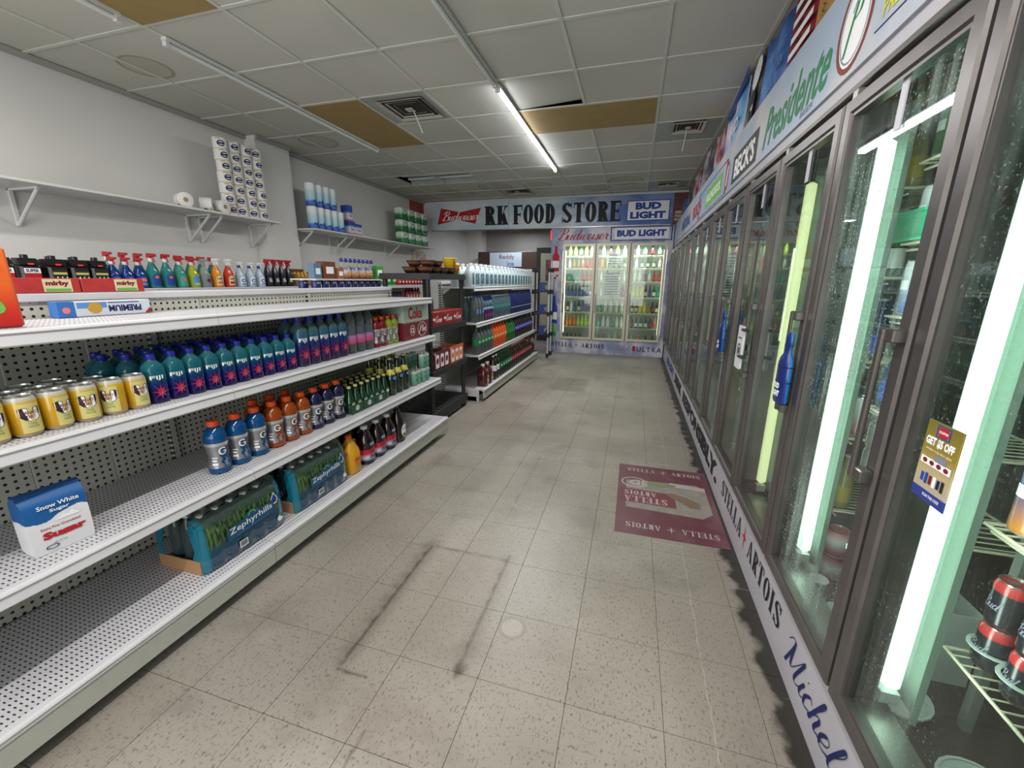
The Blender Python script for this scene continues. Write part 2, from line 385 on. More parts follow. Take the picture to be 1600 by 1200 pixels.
def flatmesh(name, vf, o, u, v, m):
    o = Vector(o); u = Vector(u); v = Vector(v)
    me = bpy.data.meshes.new(name); nrm = u.cross(v).normalized(); me.from_pydata([tuple(o+u*a+v*b+nrm*(i*1.5e-6)) for i, (a, b) in enumerate(vf[0])], [], vf[1]); me.materials.append(m); me.update(); return me
def sliced(vf, step):
    """cut outlines into narrow upright strips so that they bend round a bottle"""
    xs_ = [p[0] for p in vf[0]]; x0, x1 = min(xs_), max(xs_)
    if max((max(vf[0][i][0] for i in f)-min(vf[0][i][0] for i in f)) for f in vf[1]) < step*1.3: return vf
    bm = bmesh.new(); vv = [bm.verts.new((x, y, 0)) for x, y in vf[0]]
    for f in vf[1]:
        try: bm.faces.new([vv[i] for i in f])
        except ValueError: pass
    k = math.floor(x0/step)+1
    while k*step < x1-1e-6:
        bmesh.ops.bisect_plane(bm, geom=bm.verts[:]+bm.edges[:]+bm.faces[:], plane_co=(k*step, 0, 0), plane_no=(1, 0, 0), dist=1e-6); k += 1
    bm.verts.index_update(); out = ([(v.co.x, v.co.y) for v in bm.verts], [tuple(v.index for v in f.verts) for f in bm.faces]); bm.free(); return out
def wrapmesh(name, vf, r, z, m, ang=0, sq=0):
    """wrap outlines round a vertical cylinder of radius r, centred at angle ang, height z"""
    vf = sliced(vf, r*.22); me = bpy.data.meshes.new(name)
    P_ = []
    for i, (x, y) in enumerate(vf[0]):
        a = ang+x/r; k = 1+(min(1/max(abs(math.cos(a)), abs(math.sin(a))), 1.28)-1)*sq; q = r*k+i*1e-6; P_.append((q*math.cos(a), q*math.sin(a), z+y))
    me.from_pydata(P_, [], vf[1]); me.materials.append(m); me.update(); return me

# ================================================================ ROOM
YB = 7.84          # plane of the back sign and back cooler
XL, XR, YN, ZC = -4.12, 0.78, -2.0, 2.82
# floor ---------------------------------------------------------
def floor_material():
    m, nt, b = newmat('vinyl_floor'); n = N(nt); src, x, y, z = n.pos('world')
    big = n.noise(src, 1.3, 4); fine = n.noise(src, 55, 3); fl = n.noise(src, 1, 2, (150, 62, 1)); fl2 = n.noise(src, 1, 2, (58, 165, 1))
    tx = n.m('FLOOR', n.m('DIVIDE', n.m('SUBTRACT', x, .19), .305)); ty = n.m('FLOOR', n.m('DIVIDE', n.m('SUBTRACT', y, .745), .305))
    cmb = nt.nodes.new('ShaderNodeCombineXYZ'); nt.links.new(tx, cmb.inputs[0]); nt.links.new(ty, cmb.inputs[1])
    wn = nt.nodes.new('ShaderNodeTexWhiteNoise'); nt.links.new(cmb.outputs[0], wn.inputs[0])
    c = n.mix(n.step(big, .35, .68), lin((134, 128, 119)), lin((156, 150, 141)))
    c = n.mix(n.m('MULTIPLY', wn.outputs[0], .45), c, lin((138, 130, 119)))
    c = n.mix(n.m('MULTIPLY', n.step(fl, .60, .66), .7), c, lin((84, 78, 70)))
    c = n.mix(n.m('MULTIPLY', n.step(fl2, .62, .68), .55), c, lin((98, 90, 81)))
    c = n.mix(n.m('MULTIPLY', n.step(fine, .55, .8), .25), c, lin((120, 112, 102)))
    # old fixture outline: two dirty lines with a cross mark and smudges
    nz = n.noise(src, 22, 4); wob = n.m('MULTIPLY', n.m('SUBTRACT', nz, .5), .02); xw = n.m('ADD', x, wob); yw = n.m('ADD', y, wob)
    def smear(x0, x1, y0, y1, soft, k, col):
        nonlocal c
        f = n.m('MULTIPLY', n.m('MULTIPLY', n.box(xw, yw, x0, x1, y0, y1, soft), k), n.m('ADD', n.m('MULTIPLY', n.step(nz, .3, .7), .6), .4))
        c = n.mix(f, c, lin(col))
    dk = (62, 54, 47)
    smear(-.925, -.895, .95, 1.68, .016, 1.15, dk); smear(-.98, -.85, .92, 1.75, .06, .6, (96, 88, 78))
    smear(-.515, -.485, 1.02, 1.72, .015, .95, dk); smear(-.56, -.44, 1.0, 1.74, .05, .4, (100, 92, 82))
    smear(-.92, -.78, .93, .955, .014, .9, dk); smear(-.53, -.46, 1.03, 1.10, .03, 1.1, (70, 58, 50)); smear(-.9, -.5, 1.66, 1.685, .012, .6, dk)
    smear(-1.01, -.45, 4.9, 5.75, .12, .75, (92, 86, 76)); smear(-.86, -.5, 3.4, 4.4, .15, .4, (104, 97, 88)); smear(-.7, -.68, .66, .8, .01, .7, dk)
    smear(-1.0, -.35, .6, 1.0, .15, .35, (104, 95, 85)); smear(-.85, -.5, 1.0, 1.7, .15, .25, (108, 98, 88)); smear(-.75, -.3, 2.0, 3.4, .15, .35, (104, 97, 88)); smear(-.62, -.60, 2.0, 3.2, .012, .5, (80, 74, 66))
    smear(-.30, -.292, .98, 1.22, .006, .0, dk)
    dirt = n.step(n.noise(src, 3.2, 6), .52, .72); c = n.mix(n.m('MULTIPLY', dirt, .42), c, lin((104, 97, 87)))
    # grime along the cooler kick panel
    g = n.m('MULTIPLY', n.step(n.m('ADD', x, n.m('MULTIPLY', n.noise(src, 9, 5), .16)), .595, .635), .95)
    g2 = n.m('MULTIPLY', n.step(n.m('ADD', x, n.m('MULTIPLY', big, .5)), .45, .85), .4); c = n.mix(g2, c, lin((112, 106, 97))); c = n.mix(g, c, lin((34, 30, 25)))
    # round worn spot and pale scrape lines
    d = n.m('POWER', n.m('ADD', n.m('POWER', n.m('SUBTRACT', x, -.365), 2), n.m('POWER', n.m('SUBTRACT', y, 1.29), 2)), .5)
    c = n.mix(n.m('MULTIPLY', n.m('COMPARE', d, .05, .008), .35), c, lin((108, 98, 86))); c = n.mix(n.m('MULTIPLY', n.m('LESS_THAN', d, .042), .35), c, lin((165, 158, 146)))
    pale = n.m('MULTIPLY', n.box(xw, yw, .335, .342, 1.0, 5.5, .006), .5); c = n.mix(pale, c, lin((205, 200, 190)))
    scr = n.m('MULTIPLY', n.step(n.noise(src, 1, 3, (2.2, 60, 1)), .69, .72), n.step(x, .1, .4)); c = n.mix(n.m('MULTIPLY', scr, .5), c, lin((200, 196, 188)))
    nt.links.new(c, b.inputs['Base Color'])
    nt.links.new(n.m('ADD', .24, n.m('MULTIPLY', big, .32)), b.inputs['Roughness']); b.inputs['Specular IOR Level'].default_value = .42
    return m
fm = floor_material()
joint = mat('floor_joint', (92, 84, 74), .9)
floor = ob('floor', MB().box(XL-.2, 2.3, YN-.4, 10.6, -.12, -.004).mesh('floor', joint), kind='structure')
T = .305
tile_mb = MB(); g = .0009
tile_me = MB().add([(g, g, 0), (T-g, g, 0), (T-g, T-g, 0), (g, T-g, 0), (g, g, -.004), (T-g, g, -.004), (T-g, T-g, -.004), (g, T-g, -.004)],
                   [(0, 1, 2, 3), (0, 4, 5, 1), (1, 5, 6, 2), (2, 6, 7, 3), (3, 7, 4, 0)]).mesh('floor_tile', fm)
rest = MB(); x0t, y0t = .19-T*14, .745-T*9
for i in range(20):
    for j in range(41):
        x, y = x0t+i*T, y0t+j*T
        if x > 2 or y > 10.5: continue
        if -1.75 < x < .6 and .2 < y < 7.8: ob('floor_tile', tile_me, floor, (x, y, 0), kind='structure')
        else: rest.add([(x+g, y+g, 0), (x+T-g, y+g, 0), (x+T-g, y+T-g, 0), (x+g, y+T-g, 0)], [(0, 1, 2, 3)])
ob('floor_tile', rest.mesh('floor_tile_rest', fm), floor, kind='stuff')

# walls ---------------------------------------------------------
wallm = mat('wall_paint', (212, 210, 206), .75, noise=.04, nscale=1.5, bump=.15)
wallb = mat('wall_paint_blue', (168, 176, 186), .7, noise=.05, nscale=2)
greyw = mat('grey_wall', (150, 147, 143), .8, noise=.06, nscale=3)
def struct(name, mb, m, **k): return ob(name, mb.mesh(name, m), kind='structure', **k)
wl = struct('wall_left', MB().box(XL-.15, XL, YN, 10.5, 0, 3.0), wallm)
ob('pilaster', MB().box(XL, -3.98, 3.87, 4.33, 0, ZC).mesh('pilaster', wallm), wl)
ob('pilaster', MB().box(XL, -3.72, 10.0, 10.4, 0, 2.7).mesh('pilaster2', wallm), wl)
struct('wall_right', MB().box(XR+.02, XR+.12, YN, 10.5, 2.295, 3.0), greyw)
struct('wall_far', MB().box(XL, 2.2, 10.4, 10.55, 0, 3.0), greyw)
struct('wall_back', MB().box(XL, XR+.02, YB+.02, YB+.16, 2.30, 3.0), wallm)
nearw = MB().box(XL, XL+.35, YN-.12, YN, 0, 3).box(.45, 2.2, YN-.12, YN, 0, 3).box(XL+.35, .45, YN-.12, YN, 0, .35).box(XL+.35, .45, YN-.12, YN, 2.65, 3)
struct('wall_near', nearw, wallm)
winf = ob('window_1', MB().box(XL+.35, -1.7, YN-.08, YN-.07, .35, 2.65).box(-1.7, .45, YN-.08, YN-.07, .35, 2.65).mesh('window_1', glassmat('shop_glass')), kind='structure')
for xx in (XL+.35, -2.4, -.98, .41): ob('window_frame', MB().box(xx, xx+.04, YN-.1, YN-.04, .35, 2.65).mesh('window_frame', alu), winf)
ct = mat('ceiling_angle', (160, 158, 150), .6)
struct('trim_1', MB().box(XL, XL+.03, YN, YB, ZC-.035, ZC-.001), ct)
struct('trim_2', MB().box(-3.98, -3.95, 3.87, 4.33, ZC-.035, ZC-.001), ct)

# ceiling -------------------------------------------------------
def tile_mat(name, rgb):
    m, nt, b = newmat(name); n = N(nt); src, x, y, z = n.pos('world')
    f = n.noise(src, 160, 3); s = n.noise(src, .9, 3)
    c = n.mix(n.step(s, .35, .7), lin(rgb), lin(tuple(int(v*.95) for v in rgb))); c = n.mix(n.m('MULTIPLY', n.step(f, .55, .75), .22), c, lin(tuple(int(v*.7) for v in rgb)))
    ringm = None
    for cx, cy, r in ((-3.52, 2.55, .16), (-3.5, 4.25, .2), (-2.3, 6.9, .27), (-1.6, 6.95, .22), (-.25, 6.95, .27), (-.7, 7.3, .2), (-3.1, 7.2, .3)):
        d = n.m('POWER', n.m('ADD', n.m('POWER', n.m('SUBTRACT', x, cx), 2), n.m('POWER', n.m('SUBTRACT', y, cy), 2)), .5); d = n.m('ADD', d, n.m('MULTIPLY', n.m('SUBTRACT', s, .5), .12))
        k = n.m('ADD', n.m('MULTIPLY', n.m('LESS_THAN', d, r), .3), n.m('MULTIPLY', n.m('COMPARE', d, r, .012), .5)); ringm = k if ringm is None else n.m('MAXIMUM', ringm, k)
    c = n.mix(ringm, c, lin((140, 128, 100)))
    nt.links.new(c, b.inputs['Base Color']); b.inputs['Roughness'].default_value = .9; b.inputs['Specular IOR Level'].default_value = .1
    bp = nt.nodes.new('ShaderNodeBump'); bp.inputs['Strength'].default_value = .25; bp.inputs['Distance'].default_value = .002; nt.links.new(f, bp.inputs['Height']); nt.links.new(bp.outputs[0], b.inputs['Normal'])
    return m
tm = tile_mat('ceiling_tile_fibre', (196, 195, 186)); yel = mat('brown_panel', (150, 126, 76), .7, noise=.06, nscale=6)
gridm = mat('grid_white', (196, 198, 190), .5); gmd = mat('diffuser_panel', (158, 164, 158), .55, .1, noise=.08)
ceil = struct('ceiling', MB().box(XL-.1, XR+.1, YN, YB+.1, ZC+.12, ZC+.2), mat('plenum', (40, 38, 36), .9))
P = .61; gx0 = .083; gy0 = 4.01
xs = [gx0+P*k for k in range(-7, 2)]; ys = [gy0+P*k for k in range(-9, 7)]
def cell(x, y):
    x1 = min(x+P, XR); xa = max(x, XL); y1 = min(y+P, YB); ya = max(y, YN); return xa, x1, ya, y1
cache = {}
special = {(-5, -1): 't', (-5, 0): 't', (-5, -4): 't', (-5, -5): 't', (-2, 0): 't', (-1, 0): 't', (-4, -1): 'd', (0, 1): 'd', (0, 5): 'd', (-4, 5): 'd', (-6, 3): 't', (-5, 3): 't'}
for i in range(-7, 2):
    for j in range(-10, 7):
        x, y = gx0+P*i, gy0+P*j; xa, x1, ya, y1 = cell(x, y)
        if x1-xa < .03 or y1-ya < .03: continue
        k = special.get((i, j))
        if k == 't': continue
        wx, wy = round(x1-xa, 3), round(y1-ya, 3); m = {'y': yel, 'd': gmd}.get(k, tm)
        if (wx, wy, m.name) not in cache:
            cache[(wx, wy, m.name)] = MB().box(.006, wx-.006, .006, wy-.006, 0, .016).mesh('ceiling_tile', m)
        o = ob('ceiling_tile', cache[(wx, wy, m.name)], ceil, (xa, ya, ZC+.004), kind='structure')
        if (i, j) == (-2, -1): o.rotation_euler = (0, math.radians(-3.2), 0); o.location.z += .002
        if k == 'y': o['label'] = 'bare brown ceiling panel'
for i, j, ni, nj in ((-5, -1, 1, 2), (-5, -5, 1, 2), (-2, 0, 2, 1)):
    ob('ceiling_panel', MB().box(.012, P*ni-.012, .012, P*nj-.012, -.006, .012).mesh('ceiling_panel', yel), ceil, (gx0+P*i, gy0+P*j, ZC), label='bare brown ceiling panel', kind='structure')
for x in xs:
    if XL < x < XR: ob('grid_bar', MB().box(x-.012, x+.012, YN, YB, ZC-.003, ZC+.003).box(x-.002, x+.002, YN, YB, ZC, ZC+.03).mesh('grid_bar', gridm), ceil, kind='structure')
for y in ys:
    if YN < y < YB: ob('grid_bar', MB().box(XL, XR, y-.012, y+.012, ZC-.0025, ZC+.0025).mesh('grid_bar', gridm), ceil, kind='structure')
# recessed unlit troffer
tx0, tx1, ty0, ty1 = gx0-6*P, gx0-4*P, gy0+3*P, gy0+4*P
tr = thing('ceiling_troffer', 'unlit recessed two tube light fitting at the ceiling by the left wall', 'light fitting', ((tx0+tx1)/2, (ty0+ty1)/2, ZC))
a, b_ = (tx1-tx0)/2-.012, (ty1-ty0)/2-.012
ob('housing', MB().prism([(-b_, 0), (-b_+.06, .09), (b_-.06, .09), (b_, 0), (b_, .1), (-b_, .1)], -a, a, 0).mesh('housing', gmd), tr)
for q in (-.1, .1): ob('tube', MB().tube([(-a+.05, q, .05), (a-.05, q, .05)], .016, 10).mesh('tube', mat('unlit_tube', (215, 220, 215), .3), smooth=True), tr)
# air diffusers
def diffuser(x, y, s, label, stick=None):
    t = thing('air_diffuser', label, 'air vent', (x, y, ZC-.002)); fr = mat('vent_metal', (175, 172, 160), .5, .1, noise=.1)
    for q, r in enumerate((s, s*.74, s*.5, s*.27)):
        wv = .022 if q == 0 else .03; mb = MB(); z1, z0 = (-.004, -.012) if q == 0 else (.0+.006*q, -.016)
        for dx, dy in ((1, 0), (-1, 0), (0, 1), (0, -1)):
            # sloping louvre blade on each side
            p = [(-r, r), (r, r), (r-wv, r-wv), (-r+wv, r-wv)]; ang = math.atan2(dx, dy); c_, s_ = math.cos(ang), math.sin(ang)
            R = lambda px, py: (px*c_+py*s_, -px*s_+py*c_)
            vs = [(*R(*p[0]), z1-.012), (*R(*p[1]), z1-.012), (*R(*p[2]), z1+.004+.004*q), (*R(*p[3]), z1+.004+.004*q)]; vs += [(a_, b2, c2+.003) for a_, b2, c2 in vs]
            mb.add(vs, [(0, 1, 2, 3), (7, 6, 5, 4), (0, 4, 5, 1), (1, 5, 6, 2), (2, 6, 7, 3), (3, 7, 4, 0)])
        ob('frame' if q == 0 else 'louvre', mb.mesh('louvre', fr), t)
    ob('hub', MB().box(-s*.16, s*.16, -s*.16, s*.16, -.014, -.006).mesh('hub', fr), t)
    ob('duct', MB().box(-s*.95, s*.95, -s*.95, s*.95, .0015, .0025).mesh('duct', mat('duct_dark', (38, 34, 30), .9)), t)
    if stick: ob('damper_stick', MB().tube([(stick[0]*.3, stick[1]*.3, -.012), (stick[0], stick[1], -.17)], .005, 6).mesh('damper_stick', gridm), t)
    return t
diffuser(-2.03, 3.70, .215, 'square ceiling air vent with open louvres beside the brown panel', (.06, .1))
diffuser(.39, 4.80, .15, 'small square ceiling air vent nearest the cooler banner', (-.02, .16))
diffuser(-2.03, 7.25, .2, 'rusty square ceiling air vent above the store name sign')
diffuser(.38, 7.3, .15, 'small far ceiling air vent by the corner of the two cooler signs')
# tube lights
def batten(x, y0, y1, label, lit):
    t = thing('tube_light', label, 'light fitting', (x, (y0+y1)/2, ZC-.004)); h = (y1-y0)/2
    ob('batten', MB().box(-.022, .022, -h, h, -.02, .0).mesh('batten', white_paint), t)
    ob('tube', MB().tube([(0, -h+.02, -.034), (0, h-.02, -.034)], .013, 12).mesh('tube', mat('lit_tube', (245, 248, 255), .3, emit=24) if lit else mat('unlit_tube', (215, 220, 215), .3), smooth=True), t)
    for s in (-1, 1): ob('end_cap', MB().box(-.016, .016, -.012, .012, -.05, -.018).mesh('end_cap', white_paint), t, (0, s*(h-.012), 0))
batten(-1.137, 3.46, 5.98, 'burning white tube light running along the middle of the ceiling', True)
batten(-1.137, .9, 3.40, 'unlit narrow tube light track leading up to the burning tube', False)
batten(-2.967, 2.29, 4.6, 'unlit white tube light beside the long brown ceiling panel', False)
batten(-2.967, -.2, 2.05, 'unlit tube light end at the near brown ceiling panel', False)

# ================================================================ SHELVING
shelfm = mat('shelf_enamel', (206, 205, 208), .35, noise=.03, nscale=5)
basem = mat('shelf_base_enamel', (178, 180, 170), .42, noise=.04)
peg = holes('pegboard', (196, 195, 184), (26, 24, 20), (1, 2), .0254, .0254, .0052, .0052)
slot = holes('slotted_deck', (200, 199, 203), (62, 58, 58), (0, 1), .0245, .0125, .0062, .0024)
upm = holes('slotted_upright', (190, 190, 180), (40, 38, 34), (1, 2), .03, .0254, .0045, .0085)
def shelf_mesh(depth, L, base=False):
    """deck with rolled front nose and price channel; front edge at x=0, deck top at z=0, runs y 0..L"""
    mb = MB(); g_ = .0015
    mb.mt(0).box(-depth, -.035, g_, L-g_, -.018, 0)
    nose = [(-.035, 0), (-.012, .001), (-.003, -.002), (0, -.008), (-.006, -.013), (-.001, -.042), (-.006, -.047), (-.014, -.044), (-.018, -.014), (-.035, -.018)]
    if base: nose = [(-.035, 0), (-.012, .001), (-.003, -.002), (0, -.008), (-.004, -.014), (-.004, -.024), (-.035, -.024)]
    mb.mt(1).prism(nose, g_, L-g_, 1)
    if base: mb.mt(2).box(-.025, -.008, g_, L-g_, -.105, -.024)
    return mb.mesh('shelf', [slot, shelfm, basem])
def pegpanel(L, z0, z1, name='back_panel'):
    return MB().bbox(-.006, .006, .0015, L-.0015, z0, z1, .0012).mesh(name, peg)
def gondola(label, xb, y0, secs, L, levels, top, base_front, facing=1, base_z=.16, endpanel=True, seam=4, kick=True):
    """xb: back plane; levels: [(z, front x)]"""
    t = thing('shelving_unit', label, 'shelving', (xb, y0, 0)); t.scale = (facing, 1, 1)
    brm = mat('bracket_black', (40, 38, 36), .5)
    for k in range(secs):
        for q in range(seam): ob('back_panel', pegpanel(L/seam, base_z, top-.03), t, (0, k*L+q*L/seam, 0))
        for z, xf in levels:
            d = abs(xf-xb)-.012; s = ob('shelf', shelf_mesh(d, L), t, (abs(xf-xb), k*L, z))
            for yy in (.02, L-.03): ob('bracket', MB().prism([(-d, -.02), (-d, -.09), (-d+.03, -.07), (-d+.09, -.03), (-d+.09, -.02)], yy, yy+.004, 1).mesh('bracket', shelfm), s)
        d = abs(base_front-xb)-.012; s = ob('base_shelf', shelf_mesh(d, L, True), t, (abs(base_front-xb), k*L, base_z))
        if kick: ob('kick_plate', MB().box(-.09, -.085, .002, L-.002, .0, .055).mesh('kick_plate', basem), t, (abs(base_front-xb), k*L, 0))
    for k in range(secs+1):
        ob('upright', MB().bbox(-.02, .016, -.018, .018, 0, top, .003).mesh('upright', upm), t, (0, k*L, 0))
        if k < secs or True: ob('base_foot', MB().box(0, abs(base_front-xb)-.1, -.012, .012, 0, .05).mesh('base_foot', brm), t, (0, k*L, 0))
    ob('top_cap', MB().bbox(-.028, .022, -.02, secs*L+.02, top-.03, top, .004).mesh('top_cap', shelfm), t)
    return t
LS = .944; GY = 3.17-4*LS
gondola('long white perforated shelving unit with drinks along the left of the aisle', -2.03, GY, 4, LS, [(1.20, -1.62), (.885, -1.60), (.515, -1.56)], 1.285, -1.505)
# its other face toward the wall, only the top shelf can be seen into
back = thing('shelving_unit', 'shelf on the far face of the long white shelving unit carrying small navy cans', 'shelving', (-2.06, GY, 0), PI)
for k in range(4):
    ob('shelf', shelf_mesh(.4, LS), back, (.412, -k*LS-LS, 1.245)); ob('base_shelf', shelf_mesh(.5, LS, True), back, (.512, -k*LS-LS, .16))
# second unit
G2 = 4.22
gondola('white shelving unit further down the aisle holding water jugs and sodas', -2.05, G2, 3, .91, [(1.275, -1.64), (.885, -1.62), (.525, -1.60)], 1.33, -1.54, base_z=.14)
ob('end_panel', MB().box(-.0, .44, -.012, -.002, .0, .13).mesh('end_panel', shelfm), bpy.data.objects['shelving_unit.002'])
# wall run
wr = thing('shelving_unit', 'white wall shelving run with cleaning bottles under the long upper shelf', 'shelving', (-4.06, .5, 0))
for k in range(7):
    ob('back_panel', MB().box(-.006, .006, .002, .942, .16, 1.24).mesh('back_panel', peg), wr, (0, k*.944, 0))
    for z, d in ((1.265, .48), (.98, .40), (.62, .40)): ob('shelf', shelf_mesh(d, .944), wr, (d, k*.944, z))
    ob('base_shelf', shelf_mesh(.5, .944, True), wr, (.52, k*.944, .16))
for k in range(8): ob('upright', MB().box(-.02, .016, -.018, .018, 0, 1.26).mesh('upright', upm), wr, (0, k*.944, 0))

# wall shelves on brackets
bk = mat('bracket_white', (206, 207, 205), .4)
def wall_shelf(label, y0, y1, brs, z=1.94, xf=-3.72, xw=XL):
    t = thing('wall_shelf', label, 'shelf', (xw, y0, z)); d = xf-xw
    ob('board', MB().bbox(0, d, 0, y1-y0, -.018, 0, .002).mesh('board', white_paint), t)
    for y in brs:
        b = ob('bracket', MB().bbox(0.001, .02, -.012, .012, -.26, -.018, .002).bbox(0.001, d-.08, -.012, .012, -.032, -.0185, .002).mesh('bracket', bk), t, (0, y-y0, 0))
        ob('strut', MB().tube([(.012, 0, -.25), (d-.1, 0, -.03)], .011, 8).mesh('strut', bk), b)
    return t
wall_shelf('long white wall shelf with toilet rolls above the black bottles', -.5, 3.84, [.6, 1.93, 3.10, 3.22, 3.78])
wall_shelf('white wall shelf with paper towels beyond the wall pilaster', 4.335, 7.5, [4.40, 5.04, 5.21, 6.39, 7.4], z=1.94)

# black plastic rack between the two units
rk = thing('plastic_rack', 'black four tier plastic rack between the two white shelving units', 'rack', (-1.93, 3.66, 0)); hx, hy = .245, .40
for i, (z, h) in enumerate(((1.40, .052), (.935, .055), (.53, .055), (.135, .09))):
    mb = MB().box(-hx, hx, -hy, -hy+.02, z-h, z).box(-hx, hx, hy-.02, hy, z-h, z).box(-hx, -hx+.02, -hy+.02, hy-.02, z-h, z).box(hx-.02, hx, -hy+.02, hy-.02, z-h, z)
    tier = ob('tier', mb.mesh('tier', black_plastic), rk)
    for q in range(11):
        y = -hy+.04+q*.068; ob('slat', MB().box(-hx+.02, hx-.02, y, y+.042, z-.012, z-.001).mesh('slat', black_plastic), tier)
for sx in (-1, 1):
    for sy in (-1, 1):
        x, y = sx*(hx-.035), sy*(hy-.035)
        ob('post', MB().lathe([(.026, 0), (.026, .06), (.021, .08), (.021, .47), (.026, .49), (.021, .52), (.021, .87), (.026, .89), (.021, .94), (.021, 1.33), (.026, 1.35)], 10, (x, y)).mesh('post', black_plastic, smooth=True), rk)

# ================================================================ GLASS DOOR COOLERS
fac = mat('cooler_vinyl', (170, 167, 174), .4, noise=.05, nscale=4)
inn = mat('cooler_inside', (84, 88, 82), .6, noise=.1); inn2 = mat('cooler_floor_inside', (50, 46, 41), .6)
wire = mat('wire_white', (196, 192, 168), .45)
tubeon = mat('cooler_tube', (226, 255, 238), .3, emit=5); tubewarm = mat('cooler_tube_warm', (236, 236, 180), .3, emit=1.6)
tubeoff = mat('cooler_tube_off', (150, 155, 150), .4)
chrome = mat('handle_metal', (112, 108, 104), .3, .8)
gl = glassmat('door_glass', .0); glf = glassmat('door_glass_wet', 1.05); glm = glassmat('door_glass_misty', .38)
CX = .60; ZK, ZT = .275, 1.875
W = .56; Y0 = -.63   # door divisions at Y0+k*W
KD = 15
rc = thing('walk_in_cooler', 'long wall of steel framed glass cooler doors down the right of the aisle', 'cooler', (CX, 0, 0))
YA, YZ = Y0, Y0+14*W-.05
YZ = 7.78
ob('kick_panel', MB().prism([(0, 0), (.0, ZK-.015), (.012, ZK), (.1, ZK), (.1, 0)], YA, YZ, 1).mesh('kick_panel', fac), rc)
ob('sill', MB().prism([(-.004, ZK), (-.004, ZK+.012), (.02, ZK+.026), (.1, ZK+.026), (.1, ZK)], YA, YZ, 1).mesh('sill', alu), rc)
ob('head_rail', MB().prism([(.016, ZT), (.016, ZT+.03), (.0, ZT+.034), (.0, ZT+.05), (.1, ZT+.05), (.1, ZT)], YA, YZ, 1).mesh('head_rail', alu_dark), rc)
ob('header', MB().box(.004, .16, YA, YZ, ZT+.05, 2.29).mesh('header', fac), rc)
ob('inner_wall', MB().box(1.15, 1.2, YA, YZ, 0, 2.3).box(.1, 1.15, YA-.05, YA, 0, 2.3).box(.1, 1.15, YZ, YZ+.03, 0, 2.3).box(.1, 1.15, YA, YZ, 2.12, 2.29).mesh('inner_wall', inn), rc)
ob('inner_floor', MB().box(.1, 1.15, YA, YZ, 0, .12).mesh('inner_floor', inn2), rc)
def door_mesh(w, h, st=.045, d=.035):
    mb = MB()
    def bar(poly, fn): pass
    # mitred frame with a stepped profile
    out = [(0, 0), (w, 0), (w, h), (0, h)]; 
    def inset(k): return [(k, k), (w-k, k), (w-k, h-k), (k, h-k)]
    rings = [(inset(0), 0), (inset(0), -d+.006), (inset(.006), -d), (inset(st-.014), -d), (inset(st-.008), -d+.006), (inset(st), -d+.006), (inset(st), 0)]
    vs = []; fs = []
    for r, dep in rings: vs += [(dep, y, z) for y, z in r]
    for q in range(len(rings)-1):
        for i in range(4): j = (i+1) % 4; fs.append((q*4+i, q*4+j, q*4+4+j, q*4+4+i))
    return mb.add(vs, fs)
dfm = door_mesh(W-.016, ZT-ZK-.04, .052).mesh('door', [alu_dark]); H_ = ZT-ZK-.04
gask = MB(); 
for a in ((.04, .047, .04, H_-.04), (W-.067, W-.06, .04, H_-.04)): gask.box(-.02, -.012, *a)
gask.box(-.02, -.012, .047, W-.067, .04, .047).box(-.02, -.012, .047, W-.067, H_-.047, H_-.04); gask = gask.mesh('gasket', rubber)
glass_me = {k: MB().box(-.016, -.010, .046, W-.066, .046, H_-.046).mesh('glass', m) for k, m in (('c', gl), ('w', glf), ('m', glm))}
hnd = MB().mt(0).bbox(-.062, -.035, -.024, .022, .0, .03, .003).bbox(-.062, -.035, -.024, .022, .33, .36, .003).bbox(-.066, -.056, .008, .026, .0, .36, .003).mesh('handle', chrome)
hinge = MB().box(-.03, -.0, 0, .03, 0, .02).mesh('hinge', alu)
mull = MB().bbox(-.004, .06, -.024, .024, 0, ZT-ZK, .003).mesh('mullion', alu_dark)
state = {0: 'm', 1: 'm', 2: 'm', 3: 'w', 4: 'c', 5: 'c', 6: 'm', 7: 'm', 8: 'c', 9: 'm'}
lights = {1: 1, 2: 1, 3: 1, 4: 1, 5: 2, 6: 0, 7: 1, 8: 0, 9: 1, 10: 1, 11: 2, 12: 1, 13: 0}
trough = MB().prism([(.0, -.05), (.012, -.055), (.03, -.02), (.03, .02), (.012, .055), (0, .05), (.02, .018), (.02, -.018)], 0, 1.55, 2).mesh('light_trough', mat('light_trough', (150, 165, 156), .35))
for k in range(15):
    y = Y0+k*W
    if y+W > YZ+.02: break
    d = ob('door', dfm, rc, (0, y+.01, ZK+.026), label='wet fogged glass door' if state.get(k) == 'w' else None)
    ob('glass', glass_me[state.get(k, 'c')], d); ob('gasket', gask, d)
    ob('handle', hnd, d, (0, .026, .585)); ob('hinge', hinge, d, (0, W-.07, H_-.002))
    ob('pull_tag', MB().box(-.021, -.0175, .25, .275, H_-.16, H_-.046).mesh('pull_tag', mat('tag_grey', (168, 165, 172), .4)), d)
for k in range(15):
    y = Y0+k*W
    if y > YZ: break
    ob('mullion', mull, rc, (0, y, ZK))
    L = lights.get(k, 0)
    tg = ob('light_trough', trough, rc, (.118, y, ZK+.03))
    ob('tube', MB().lathe([(.008, 0), (.021, .012), (.021, 1.39), (.008, 1.40)], 14).mesh('tube', (tubeoff, tubeon, tubewarm)[L], smooth=True), tg, (-.026, 0, .05))
    ob('lamp_socket', MB().box(-.02, .02, -.016, .016, -.02, .012).mesh('lamp_socket', white_paint), tg, (-.026, 0, .03))
